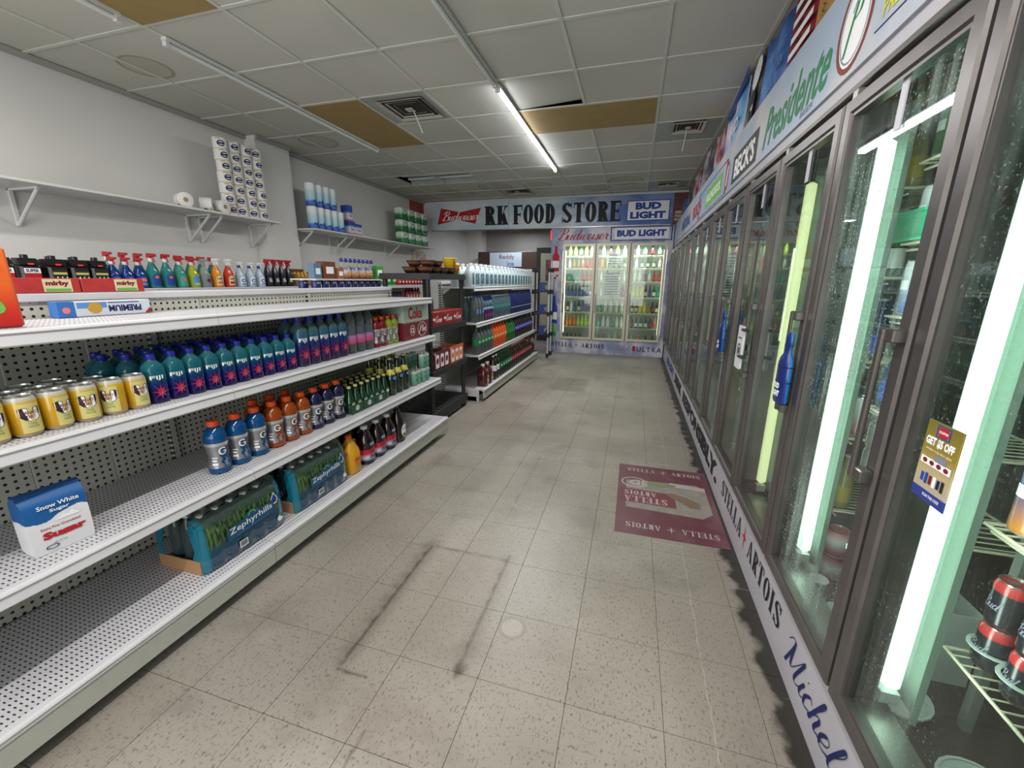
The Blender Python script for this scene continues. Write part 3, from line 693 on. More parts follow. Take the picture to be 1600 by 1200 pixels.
# interior light for real illumination behind the lit tubes
for k, L in lights.items():
    if L:
        l = area('cooler_lamp', (CX+.155, Y0+k*W, 1.05), (0, PI/2, PI), 1.40, .05, 4.5 if L == 1 else 1.6, (.9, 1, .93))
def wire_shelf(w, d, gap=.03):
    mb = MB(); r = .0035
    for x in (0, .018): mb.tube([(x, 0, 0 if x == 0 else -.02), (x, w, 0 if x == 0 else -.02)], r*1.2, 6)
    mb.tube([(d, 0, 0), (d, w, 0)], r*1.2, 6)
    y = .012
    while y < w: mb.tube([(.0, y, .003), (d, y, .003)], r*.7, 5); y += gap
    for y in (0, w): mb.tube([(0, y, 0), (d, y, 0)], r*1.2, 6)
    return mb.mesh('wire_shelf', wire, smooth=False)
wsm = wire_shelf(W-.07, .26); SX = .90
SX = .86
DS = {2: (.41, .78, 1.12, 1.46), 3: (.64, .90, 1.23, 1.47, 1.72)}
DS[0] = DS[1] = DS[2]
for k in range(4, 14): DS[k] = (.42, .74, 1.05, 1.36, 1.66)
for k in range(14):
    if Y0+k*W+W > YZ: break
    for z in DS[k]: ob('wire_shelf', wsm, rc, (SX-CX, Y0+k*W+(.185 if k < 3 else .23), z))
for k in range(14):
    y = Y0+k*W+.16
    if y < YZ: ob('shelf_post', MB().box(.0, .022, -.012, .012, .12, 2.1).mesh('shelf_post', mat('post_grey', (120, 126, 120), .5)), rc, (SX-CX+.12, y, 0))

# ---- header banner with beer names (flat print on a thin board)
bm_, nt, b = newmat('banner_sky'); n = N(nt); src, x, y, z = n.pos('world')
c = n.mix(n.step(n.noise(src, 2.2, 5), .42, .66), lin((156, 172, 192)), lin((192, 189, 191))); nt.links.new(c, b.inputs['Base Color']); b.inputs['Roughness'].default_value = .35
ban = thing('header_banner', 'pale printed banner of beer names running above the right cooler doors', 'banner', (CX, 0, 2.12))
ob('board', MB().box(-.006, .004, YA, YZ, -.15, .17).mesh('board', bm_), ban)
UB = lambda: ((0, -1, 0), (0, 0, 1))
def band(vf, y_left, y_right, z0, z1, m, name='lettering', par=None, x=CX-.0075, base=(CX, 0, 2.12)):
    cy, cz = (y_left+y_right)/2, (z0+z1)/2
    return flat(name, fit(vf, abs(y_left-y_right), z1-z0), (x-base[0], cy-base[1], cz-base[2]), (0, -1, 0), (0, 0, 1), m, par)
ink = {k: mat('ink_'+k, v, .55, spec=.25) for k, v in dict(black=(28, 27, 34), navy=(26, 34, 84), green=(30, 122, 72), red=(170, 34, 40), white=(232, 232, 234), blue=(34, 66, 150), gold=(190, 150, 60), lime=(110, 170, 80), yellow=(196, 196, 50), brown=(120, 52, 36), sky=(90, 140, 200), grey=(120, 124, 140), charcoal=(38, 40, 38), cream=(214, 200, 160), orange=(220, 110, 40), darkred=(120, 26, 34), teal=(70, 150, 150), pink=(220, 120, 130)).items()}
band(text2d('Presidente', .015, .4), 2.66, 1.88, 2.01, 2.19, ink['green'], par=ban)
band(text2d('BEER'), 2.12, 1.99, 1.985, 2.005, ink['grey'], par=ban)
lg = merge(ring2(0, 0, 1, 1, .14, .12, 0, 2*PI, 28)); band(lg, 1.84, 1.615, 1.985, 2.25, ink['brown'], 'logo', ban)
band(disc2(0, 0, 1, 1, 28), 1.82, 1.635, 2.0, 2.235, ink['white'], 'logo', ban, x=CX-.007)
band(ring2(0, 0, 1, 1, .06, .05, 0, 2*PI, 28), 1.815, 1.64, 2.01, 2.225, ink['grey'], 'logo', ban)
band(script('P', .3, .1, .3), 1.785, 1.68, 2.04, 2.20, ink['green'], 'logo', ban)
band(rect2(0, 1, 0, 1), 3.40, 2.78, 1.995, 2.17, ink['charcoal'], 'label_panel', ban, x=CX-.007)
band(text2d("BECK'S", .04), 3.34, 2.84, 2.02, 2.145, ink['white'], par=ban)
band(merge(rect2(0, 1, .1, .9), rect2(.1, .9, 0, 1)), 3.62, 3.54, 2.0, 2.19, ink['red'], 'logo', ban)
band(poly2([(.2, .1), (.5, .1), (.8, .9), (.5, .9)]), 3.61, 3.55, 2.03, 2.16, ink['white'], 'logo', ban, x=CX-.008)
band(rect2(0, 1, 0, 1), 4.55, 3.78, 2.02, 2.17, ink['lime'], 'label_panel', ban, x=CX-.007)
band(ring2(.5, .5, .5, .5, .03, .03, PI/4, PI/4+2*PI, 4), 5.0, 3.6, 1.98, 2.22, ink['navy'], 'label_panel', ban, x=CX-.007)
band(text2d('ROLLING ROCK', .03), 4.5, 3.83, 2.06, 2.13, ink['white'], par=ban)
band(text2d('BUSCH', .03), 5.45, 4.85, 2.03, 2.17, ink['red'], par=ban)
band(text2d('NATURAL', .03), 6.6, 5.7, 2.03, 2.17, ink['blue'], par=ban)
band(text2d('LANDSHARK', .05, .2), 1.56, .35, 2.10, 2.27, ink['yellow'], par=ban)
band(text2d('LANDSHARK', .02, .2), 1.55, .36, 2.105, 2.262, ink['navy'], par=ban, x=CX-.009)
band(text2d('PREMIUM', .02), 1.55, 1.34, 2.04, 2.085, ink['yellow'], par=ban)
band(script('Lag', .2, .07), 1.30, 1.08, 2.0, 2.13, ink['yellow'], par=ban)
band(rect2(0, 1, 0, 1), 1.58, .4, 2.018, 2.022, ink['navy'], par=ban)
# ---- kick lettering
def kick(vf, a, b, z0, z1, m): return band(vf, a, b, z0, z1, m, 'lettering', rc, x=CX-.002, base=(CX, 0, 0))
kick(slab('STELLA', .2, .05, .04, .62, .14), 2.50, 2.03, .105, .20, ink['black'])
kick(star2(0, 0, 1, .22, 4, 1.5), 2.01, 1.93, .08, .225, ink['red'])
kick(slab('ARTOIS', .2, .05, .04, .62, .14), 1.90, 1.45, .105, .20, ink['black'])
kick(script('Michelob', .17, .035, .3), 1.37, .86, .075, .205, ink['navy'])
kick(rect2(0, 1, 0, 1), .82, .76, .09, .2, ink['red'])
kick(text2d('ULTRA', .01, 0, 1.3), .73, .35, .11, .19, ink['navy'])
kick(text2d('RESPONSIBLY.', .06), 4.65, 2.66, .075, .205, ink['black'])
kick(text2d('DRINK', .06), 5.6, 4.8, .075, .205, ink['black'])
kick(text2d('BUD LIGHT', .05), 6.9, 5.8, .08, .20, ink['blue'])
# ---- posters above the header
def poster(y0, y1, zt, lean, pm, label, deco=(), wob=0, xb=CX+.07):
    t = thing('wall_poster', label, 'poster', (xb, (y0+y1)/2, 2.292), rz=0); t.rotation_euler = (0, lean, wob); h = zt-2.292; w = y1-y0
    mb = MB(); nseg = 6; vs = []; fs = []
    for i in range(nseg+1):
        yy = -w/2+w*i/nseg; xx = .012*math.sin(i*1.7); vs += [(xx, yy, 0), (xx, yy, h), (xx+.006, yy, 0), (xx+.006, yy, h)]
    for i in range(nseg):
        q = 4*i; fs += [(q, q+4, q+5, q+1), (q+2, q+3, q+7, q+6), (q+1, q+5, q+7, q+3), (q, q+2, q+6, q+4)]
    fs += [(0, 1, 3, 2), (4*nseg, 4*nseg+2, 4*nseg+3, 4*nseg+1)]
    ob('sheet', MB().add(vs, fs).mesh('sheet', pm), t)
    for vf, m in deco: flat('print', vf, (-.016, 0, h/2), (0, -1, 0), (0, 0, 1), m, t)
    return t
def collage(name, cols, scale, seed=0, stretch=None):
    m, nt, b = newmat(name); n = N(nt); src, x, y, z = n.pos('obj')
    if stretch: mp = nt.nodes.new('ShaderNodeMapping'); mp.inputs['Scale'].default_value = stretch; mp.inputs['Location'].default_value = (seed, seed, 0); nt.links.new(src, mp.inputs[0]); src = mp.outputs[0]
    no = n.noise(src, scale, 5); r = nt.nodes.new('ShaderNodeValToRGB'); r.color_ramp.interpolation = 'LINEAR'; els = r.color_ramp.elements
    for i, cc in enumerate(cols):
        if i > 1: els.new(.5)
    for i, cc in enumerate(cols): els[i].position = .3+.4*i/(len(cols)-1)
    for i, cc in enumerate(cols): els[i].color = lin(cc)
    nt.links.new(no, r.inputs[0]); nt.links.new(r.outputs[0], b.inputs['Base Color']); b.inputs['Roughness'].default_value = .45; return m
rodeo = collage('rodeo_print', [(30, 28, 28), (96, 84, 78), (170, 166, 160), (44, 40, 40), (150, 110, 90)], 9, 3)
bluep = collage('blue_print', [(24, 52, 110), (40, 84, 150), (90, 140, 200), (30, 60, 130)], 3, 5)
darkp = collage('dark_print', [(26, 26, 34), (60, 54, 66), (120, 116, 120), (30, 30, 40)], 6, 8)
mixp = collage('mixed_print', [(40, 50, 90), (150, 60, 60), (180, 176, 180), (60, 70, 110)], 7, 11)
skyp = collage('sky_print', [(40, 110, 200), (120, 180, 220), (220, 200, 210), (60, 120, 200)], 2.5, 13)
poster(1.15, 2.12, 2.80, 0, rodeo, 'grey and brown rodeo photo print above the green lettered banner')
flg = [(rect2(-.10+.05*i*0, .10, -.22+.063*i, -.19+.063*i), ink['white']) for i in range(7)]
poster(2.16, 2.36, 2.80, .02, collage('wood_print', [(120, 84, 44), (160, 120, 66), (186, 146, 84)], 3, 2, (1, 1, .2)), 'tall tan baseball bat print with small handwritten lettering', [(moved(fit(text2d('Warstmeister'), .30, .035), -.0, 0, PI/2), ink['black'])])
poster(2.38, 2.72, 2.80, .03, ink['darkred'], 'red and white striped flag print beside the tan bat print', [(rect2(-.14, .14, -.2+.07*i, -.17+.07*i), ink['white']) for i in range(6)])
poster(2.76, 3.2, 2.74, .04, bluep, 'mid blue print with faint pale lettering next to the flag print', [(fit(text2d('THE GREAT\nAMERICAN\nLAGER'), .3, .2), ink['sky'])], .03)
poster(3.24, 3.62, 2.78, .05, darkp, 'dark print with a round white badge and a dark bottle shape', [(disc2(0, .14, .12, .09), ink['white']), (disc2(0, -.08, .07, .16), ink['black']), (disc2(0, -.05, .03, .03), ink['white'])], -.03)
poster(3.66, 4.3, 2.76, .02, skyp, 'bright blue mountain print above the dark lettered name panel', [(fit(text2d('BUD', .03, .3), .3, .09), ink['white']), (moved(poly2([(-.3, 0), (.3, .1), (.3, .18), (-.3, .06)]), 0, .12), ink['blue'])])
poster(4.34, 4.8, 2.7, .05, mixp, 'narrow red and blue crowd print after the bright blue print', (), .04)
poster(4.84, 5.3, 2.66, .03, darkp, 'dark narrow print fifth from the back corner of the header')
poster(5.34, 5.8, 2.76, .06, collage('pale_print', [(90, 90, 96), (170, 166, 170), (200, 190, 190)], 5, 17), 'pale grey print in the far half of the cooler header', (), -.04)
poster(5.84, 6.4, 2.7, .03, mixp, 'red and blue print two before the back corner of the header')
poster(6.44, 7.05, 2.72, .04, darkp, 'dark print next to the last one in the far header corner')
poster(7.1, 7.72, 2.6, .03, bluep, 'dim blue print in the far corner of the cooler header')

# ================================================================ BACK SIGN AND BACK COOLER
sg = thing('store_sign', 'long sky blue store name sign across the back under the ceiling', 'sign', (-1.7, YB, 2.54))
sm_, nt, b = newmat('sign_sky'); n = N(nt); src, x, y, z = n.pos('obj')
cl = n.step(n.noise(src, 2.0, 5, (.8, 1, 1.6)), .42, .62); rt = n.step(x, -.4, 1.6)
c = n.mix(rt, lin((176, 196, 204)), lin((34, 84, 160))); c = n.mix(n.m('MULTIPLY', cl, n.m('SUBTRACT', 1, n.m('MULTIPLY', rt, .75))), c, lin((205, 210, 214))); nt.links.new(c, b.inputs['Base Color']); b.inputs['Roughness'].default_value = .4
ob('board', MB().box(-2.24, 2.22, -.012, .018, -.245, .245).mesh('board', sm_), sg)
ob('joint_strip', MB().box(-.66, -.655, -.0135, -.011, -.245, .245).mesh('joint_strip', ink['grey']), sg)
ob('joint_strip', MB().box(-2.24, 2.22, -.02, -.0, -.26, -.246).mesh('joint_strip2', alu), sg)
def sgn(vf, x0, x1, z0, z1, m, name='lettering', d=.0135, par=None, base=(-1.7, YB, 2.54)):
    return flat(name, fit(vf, x1-x0, z1-z0), ((x0+x1)/2-base[0], -d, (z0+z1)/2-base[2]), (1, 0, 0), (0, 0, 1), m, par or sg)
for wd, a, b2 in (('RK', -2.83, -2.36), ('FOOD', -2.27, -1.48), ('STORE', -1.35, -.32)):
    sgn(slab(wd, .31, .10, .065, .76, .09), a, b2, 2.365, 2.70, ink['black'])
sgn(poly2([(-.9, -1), (0, -.45), (.75, -1), (1, .9), (.1, .45), (-.72, 1)]), -3.82, -2.9, 2.4, 2.7, ink['red'], 'logo')
sgn(script('Budweiser', .2, .06, .3), -3.72, -2.95, 2.46, 2.64, ink['white'], d=.0145)
sgn(rect2(0, 1, 0, 1), -.22, .48, 2.36, 2.69, ink['blue'], 'logo'); sgn(rect2(0, 1, 0, 1), -.205, .465, 2.375, 2.675, ink['white'], 'logo', .014)
sgn(text2d('BUD', .06), -.08, .34, 2.54, 2.655, ink['blue'], 'logo', .0145); sgn(text2d('LIGHT', .06), -.16, .42, 2.395, 2.51, ink['blue'], 'logo', .0145)
mini = thing('wall_poster', 'dark red print with small white capitals at the corner of the sign', 'poster', (.68, YB-.03, 2.54))
ob('sheet', MB().box(-.15, .08, -.006, .006, -.25, .24).mesh('sheet', collage('red_print', [(60, 20, 24), (110, 34, 36), (50, 24, 26), (130, 80, 70)], 8, 19)), mini)
flat('lettering', fit(text2d('AMERICA\nHOLIDAY\nPACK', .03), .16, .16), (-.04, -.008, -.12), (1, 0, 0), (0, 0, 1), ink['cream'], mini)

BX0, BX1 = -1.53, .585
bc = thing('back_cooler', 'brightly lit three door glass cooler facing up the aisle at the back', 'cooler', (0, YB, 0))
marble, nt, b = newmat('marbled_vinyl'); n = N(nt); src, x, y, z = n.pos('obj')
c = n.mix(n.step(n.noise(src, 3, 6), .4, .62), lin((128, 134, 168)), lin((196, 194, 202))); nt.links.new(c, b.inputs['Base Color']); b.inputs['Roughness'].default_value = .4
dx = (-1.31, -.705, -.10, .505); zb, zt2 = .275, 2.0
for q_ in ((BX0, dx[0]), (dx[3], BX1)): ob('surround', MB().box(q_[0], q_[1], 0, .08, 0, 2.275).mesh('surround', marble), bc)
ob('header', MB().box(dx[0], dx[3], 0, .08, zt2, 2.275).mesh('header', marble), bc)
ob('kick_panel', MB().box(dx[0], dx[3], 0, .08, 0, zb).mesh('kick_panel', marble), bc)
ob('inner_wall', MB().box(BX0, BX1, .75, .8, 0, 2.3).box(BX0, BX0+.05, .08, .75, 0, 2.3).box(BX1-.04, BX1, .08, .75, 0, 2.3).box(BX0+.05, BX1-.04, .08, .75, 2.15, 2.3).box(BX0+.05, BX1-.04, .08, .75, 0, .15).mesh('inner_wall', mat('bright_inside', (150, 152, 146), .6)), bc)
cream = mat('cream_frame', (186, 180, 160), .4, .3)
dw = .605-.022; dh = zt2-zb
bd = MB().box(0, dw, -.03, 0, 0, .04).box(0, dw, -.03, 0, dh-.04, dh).box(0, .04, -.03, 0, .04, dh-.04).box(dw-.04, dw, -.03, 0, .04, dh-.04).mesh('door', cream)
bg = MB().box(.04, dw-.04, -.016, -.011, .04, dh-.04); bgl = glassmat('back_glass', .08); bg2 = glassmat('back_glass_fog', .6); bgm = bg.mesh('glass', bgl); bgf = bg.mesh('glass_fog', bg2)
bh = MB().box(-.012, .012, -.07, -.05, .5, .85).box(-.012, .012, -.07, -.03, .5, .52).box(-.012, .012, -.07, -.03, .83, .85).mesh('handle', chrome)
for k in range(3):
    d = ob('door', bd, bc, (dx[k]+.011, 0, zb), label='fogged middle glass door' if k == 1 else None)
    ob('glass', bgf if k == 1 else bgm, d); ob('handle', bh, d, (.02 if k != 0 else .02, 0, 0))
ob('mullion', MB().box(dx[1]-.011, dx[1]+.011, -.004, .05, zb, zt2).mesh('mullion', alu_dark), bc); ob('mullion', MB().box(dx[2]-.011, dx[2]+.011, -.004, .05, zb, zt2).mesh('mullion', alu_dark), bc)
for xx, L in ((dx[0]+.03, 1), (dx[1]+.0, 1), (dx[2]+.0, 1), (dx[3]-.03, 1)):
    ob('tube', MB().lathe([(.01, 0), (.018, .01), (.018, 1.5), (.01, 1.51)], 10).mesh('tube', mat('back_tube', (250, 246, 220), .3, emit=6), smooth=True), bc, (xx, .1, .38))
for xx in (-1.0, -.4, .2): area('cooler_lamp', (xx, YB+.12, 1.95), (math.radians(25), 0, 0), .5, .08, 10, (1, .98, .9))
bws = wire_shelf(.56, .3, .04); BS = (.49, .77, 1.06, 1.34, 1.58, 1.80)
for k in range(3):
    for z in BS: o = ob('wire_shelf', bws, bc, (dx[k]+.58, .2, z)); o.rotation_euler = (0, 0, PI/2)
def bck(vf, x0, x1, z0, z1, m, name='lettering', d=.0015): return sgn(vf, x0, x1, z0, z1, m, name, d, bc, (0, YB, 0))
bck(script('Budweiser', .2, .06, .3), -1.42, -.50, 2.06, 2.27, ink['red'])
bck(rect2(0, 1, 0, 1), -.40, .50, 2.07, 2.26, ink['white'], 'logo', .001); bck(ring2(.5, .5, .5, .5, .02, .06, PI/4, PI/4+2*PI, 4), -.47, .56, 2.04, 2.272, ink['blue'], 'logo', .0013)
bck(text2d('BUD LIGHT', .06), -.36, .46, 2.11, 2.22, ink['blue'])
bck(slab('STELLA', .2, .05, .04, .62, .14), -1.47, -1.08, .115, .20, ink['black']); bck(star2(0, 0, 1, .22, 4, 1.5), -1.03, -.95, .09, .22, ink['red']); bck(slab('ARTOIS', .2, .05, .04, .62, .14), -.90, -.46, .11, .195, ink['black'])
bck(script('Michelob', .18, .05, .3), -.40, .0, .09, .2, ink['grey']); bck(rect2(0, 1, 0, 1), .05, .105, .09, .19, ink['red']); bck(text2d('ULTRA', .01, 0, 1.25), .13, .56, .085, .175, ink['navy'])
BP = [(-.5, 0), (.5, 0), (.5, .58), (.2, .72), (.17, .96), (-.17, .96), (-.2, .72), (-.5, .58)]
def pbottle(x0, x1, z0, z1, m, m2):
    bck(poly2(BP), x0, x1, z0, z1, ink[m], 'printed_bottle', .0014); bck(rect2(0, 1, 0, 1), x0+.005, x1-.005, z0+(z1-z0)*.15, z0+(z1-z0)*.42, ink[m2], 'printed_bottle', .0018)
pbottle(-1.50, -1.37, 1.52, 1.97, 'red', 'white'); pbottle(-1.51, -1.375, .55, 1.07, 'blue', 'white'); pbottle(-1.5, -1.39, .27, .56, 'lime', 'green')
bck(merge(rect2(0, .5, 0, .5), rect2(.5, 1, .5, 1)), -1.46, -1.38, 1.38, 1.46, ink['red'], 'logo')

# ---- back room seen through the opening
struct('ceiling_1', MB().box(XL, 2.2, YB+.16, 10.5, 2.62, 2.7), mat('back_ceiling', (120, 116, 110), .9, noise=.3, nscale=2))
fz = thing('ice_freezer', 'brown ice freezer with a white lettered sign in the back room', 'freezer', (-2.9, 9.65, 0))
fb = mat('freezer_brown', (70, 44, 38), .5, noise=.2, nscale=4)
ob('cabinet', MB().bbox(-.72, .72, -.12, .5, 0, 2.0, .01).mesh('cabinet', fb), fz)
for s in (-1, 1): ob('door', MB().bbox(-.33, .33, -.15, -.12, .2, 1.6, .01).mesh('door', mat('freezer_white', (190, 192, 196), .4)), fz, (s*.35, 0, 0))
ob('sign_panel', MB().box(-.42, .36, -.14, -.12, 1.66, 1.98).mesh('sign_panel', mat('sign_white', (190, 206, 222), .4)), fz)
flat('lettering', fit(text2d('Reddy'), .36, .13), (-.0, -.143, 1.87), (1, 0, 0), (0, 0, 1), ink['darkred'], fz); flat('lettering', fit(text2d('ice', .02), .17, .10), (.09, -.143, 1.73), (1, 0, 0), (0, 0, 1), ink['sky'], fz)
fc = thing('display_cooler', 'black framed glass cooler in the back room behind the wire tower', 'cooler', (-1.72, 9.3, 0))
ob('cabinet', MB().box(-.42, .42, 0, .6, 0, 2.06).mesh('cabinet', black_plastic), fc)
ob('door', MB().box(-.32, .32, -.02, -.002, .25, 1.94).mesh('door', mat('cream_panel', (170, 165, 150), .5)), fc)
ob('picture', MB().box(-.2, .2, -.03, -.021, 1.35, 1.8).mesh('picture', collage('food_print', [(90, 40, 36), (60, 60, 60), (150, 60, 50), (60, 90, 60)], 6, 23)), fc)
tag(ob('exit_sign', MB().bbox(-.02, .02, -.12, .12, -.09, .09, .01).mesh('exit_sign', mat('exit_red', (230, 40, 40), .4, emit=1.5)), None, (-1.6, 8.3, 2.2)), 'small glowing red sign beside the left edge of the back cooler', 'sign')
ob('hanger', MB().box(-.004, .004, -.01, .01, .09, .42).mesh('hanger', gridm), bpy.data.objects['exit_sign'])

# ================================================================ PRODUCTS
capm = {k: mat('cap_'+k, v, .35) for k, v in dict(blue=(28, 44, 150), orange=(236, 84, 30), gold=(200, 190, 120), white=(226, 228, 228), black=(24, 24, 26), green=(30, 110, 50), red=(176, 30, 40), yellow=(220, 190, 40), grey=(150, 150, 150)).items()}
silver = mat('can_silver', (196, 196, 196), .25, .9)
def vessel(name, cat, prof, m, n=12, cap=None, sleeve=None, prints=(), sq=0, mi=None, capn=12):
    """prof [(r,z)]; cap (r,z0,z1,mat); sleeve (z0,z1,r,mat); prints [(vf, w, h, z, mat, angle)] wrapped on radius of sleeve"""
    root = MB().lathe(prof, n, sq=sq).mesh(name, m, smooth=True); p = Proto(name, cat, root)
    if cap: p.part('cap', MB().lathe([(cap[0]*.92, cap[1]), (cap[0], cap[1]+.002), (cap[0], cap[2]-.002), (cap[0]*.85, cap[2])], capn).mesh('cap', cap[3], smooth=True))
    rr = max(r for r, z in prof)
    if sleeve:
        z0, z1, r, sm = sleeve; rr = r
        q = p.part('sleeve', MB().lathe([(r-.001, z0), (r, z0), (r, z1), (r-.001, z1)], n, cap=False, sq=sq).mesh('sleeve', sm, smooth=True))
    for vf, w_, h, z, pm, ang in prints:
        r = rr+.0008
        p.part('print', wrapmesh('print', fit(vf, w_, h), r, z, pm, ang, sq))
    return p
def can(name, cat, m, r=.033, h=.122, prints=(), n=16, lidm=None):
    prof = [(r*.75, 0), (r*.92, .006), (r, .014), (r, h-.016), (r*.88, h-.004), (r*.84, h-.004)]
    p = Proto(name, cat, MB().lathe(prof, n).mesh(name, m, smooth=True))
    p.part('lid', MB().lathe([(r*.86, h-.006), (r*.88, h), (r*.80, h), (r*.78, h-.005)], n).mesh('lid', lidm or silver, smooth=True))
    p.part('tab', MB().box(-.004, .014, -.006, .006, h-.0045, h-.002).mesh('tab', silver))
    for vf, w_, hh, z, pm, ang in prints: p.part('print', wrapmesh('print', fit(vf, w_, hh), r+.0006, z, pm, ang))
    return p
shield = poly2([(-.5, .42), (-.3, .5), (0, .42), (.3, .5), (.5, .42), (.46, -.1), (.25, -.38), (0, -.5), (-.25, -.38), (-.46, -.1)])
GX = -1.70; Z1, Z2, Z3, Z0 = 1.20, .885, .515, .16
# --- tonic water cans
ymat = matz('tonic_can', [(0, (180, 180, 180)), (.012, (184, 138, 16)), (.102, (196, 152, 26)), (.106, (176, 168, 130)), (.122, (190, 190, 188))], .22, coat=.4)
tonic = can('drink_can', 'can', ymat, .034, .122, [(rect2(0, 1, 0, 1), .050, .088, .056, mat('tonic_cream', (196, 184, 116), .3), 0), (shield, .054, .044, .066, ink['charcoal'], 0), (shield, .050, .040, .066, ink['white'], 0),
    (text2d('CANADA', .03), .040, .011, .073, ink['darkred'], 0), (text2d('DRY', .03), .022, .010, .060, ink['darkred'], 0), (text2d('TONIC\nWATER', .01), .024, .016, .035, ink['green'], 0)])
GR = 'yellow tonic water cans on the second shelf'
for r, (x, ys_) in enumerate(((GX+.005, [.335, .41, .485, .555, .625, .695, .765, .84, .915, .985]), (GX-.07, [.41, .485, .555, .625, .695, .765, .84, .91]), (GX-.145, [.555, .625, .695, .765, .84]))):
    for i, y in enumerate(ys_):
        tonic.put((x, y, Z2), f'yellow tonic water can, {nth(len(ys_)-1-i)} from the blue water bottles in {("the front row","the second row","the third row back")[r]}', GR, rz=random.uniform(-.9, .9) if i not in (4, 6) else .15*i-.6)
# --- water bottles with blue caps
fz_ = [(0, (40, 40, 120)), (.04, (40, 60, 150)), (.085, (50, 120, 170)), (.12, (110, 180, 190)), (.18, (150, 195, 200))]
flower = merge(*[moved(poly2([(0, -.08), (.5, 0), (0, .08)]), 0, 0, a*PI/4) for a in range(8)])
def water(name, r, h, zs):
    m = clearmat('water_'+name, (60, 130, 170), .38, .04, [(z*h, c) for z, c in zs])
    prof = [(r*.8, 0), (r, .006), (r*.98, h*.3), (r, h*.36), (r, h*.68), (r*.93, h*.745), (r*.72, h*.80), (r*.46, h*.84), (r*.42, h*.86), (r*.42, h*.93)]
    return vessel('water_bottle', 'bottle', prof, m, 16, (r*.5, h*.875, h, capm['blue']), None, [(flower, r*1.7, r*2.1, h*.24, mat('flower_red', (160, 24, 64), .3), -.15), (flower, r*1.0, r*1.2, h*.22, ink['pink'], -.1), (text2d('FIJI', .02), r*1.25, h*.10, h*.52, ink['white'], -.3)], sq=.75)
wsmall = water('small', .0315, .185, [(0, (30, 24, 80)), (.25, (26, 30, 110)), (.42, (20, 62, 120)), (.55, (24, 104, 124)), (.75, (40, 112, 122)), (1, (80, 120, 125))])
wbig = water('large', .037, .265, [(0, (60, 56, 80)), (.25, (70, 40, 100)), (.45, (34, 50, 120)), (.6, (50, 104, 140)), (.75, (80, 110, 114)), (1, (90, 104, 108))])
for r in range(4):
    n_ = (10, 10, 11, 10)[r]
    for i in range(n_): wsmall.put((GX-.0-r*.068, 1.055+.0705*i-.035*min(r, 2) + (0 if r < 3 else .02), Z2), f'small blue capped water bottle, {nth(i)} after the yellow cans, in {("the front row","the second row","the third row","the back row")[r]}', 'small blue capped water bottles on the second shelf')
for r in range(2):
    for i in range(5): wbig.put((GX-.0-r*.08, 1.775+.08*i, Z2), f'taller blue capped water bottle, {nth(i)} after the small ones, {("front row","row behind")[r]}', 'taller water bottles on the second shelf')
clear = clearmat('clear_plastic', (120, 130, 130), .68, .04)
bigc = vessel('water_bottle', 'bottle', [(.034, 0), (.042, .01), (.041, .1), (.043, .12), (.042, .21), (.03, .255), (.015, .268), (.014, .274)], clear, 16, (.016, .27, .285, capm['blue']), (.06, .16, .0425, matz('pink_sleeve', [(.06, (190, 50, 80)), (.1, (170, 110, 160)), (.16, (70, 130, 190))], .3)), [])
for r in range(2):
    for i in range(3): bigc.put((GX-.01-r*.09, 2.19+.092*i, Z2), f'large clear water bottle with a pink and blue sleeve, {nth(i)} of three, {("front row","row behind")[r]}', 'large clear water bottles on the second shelf')
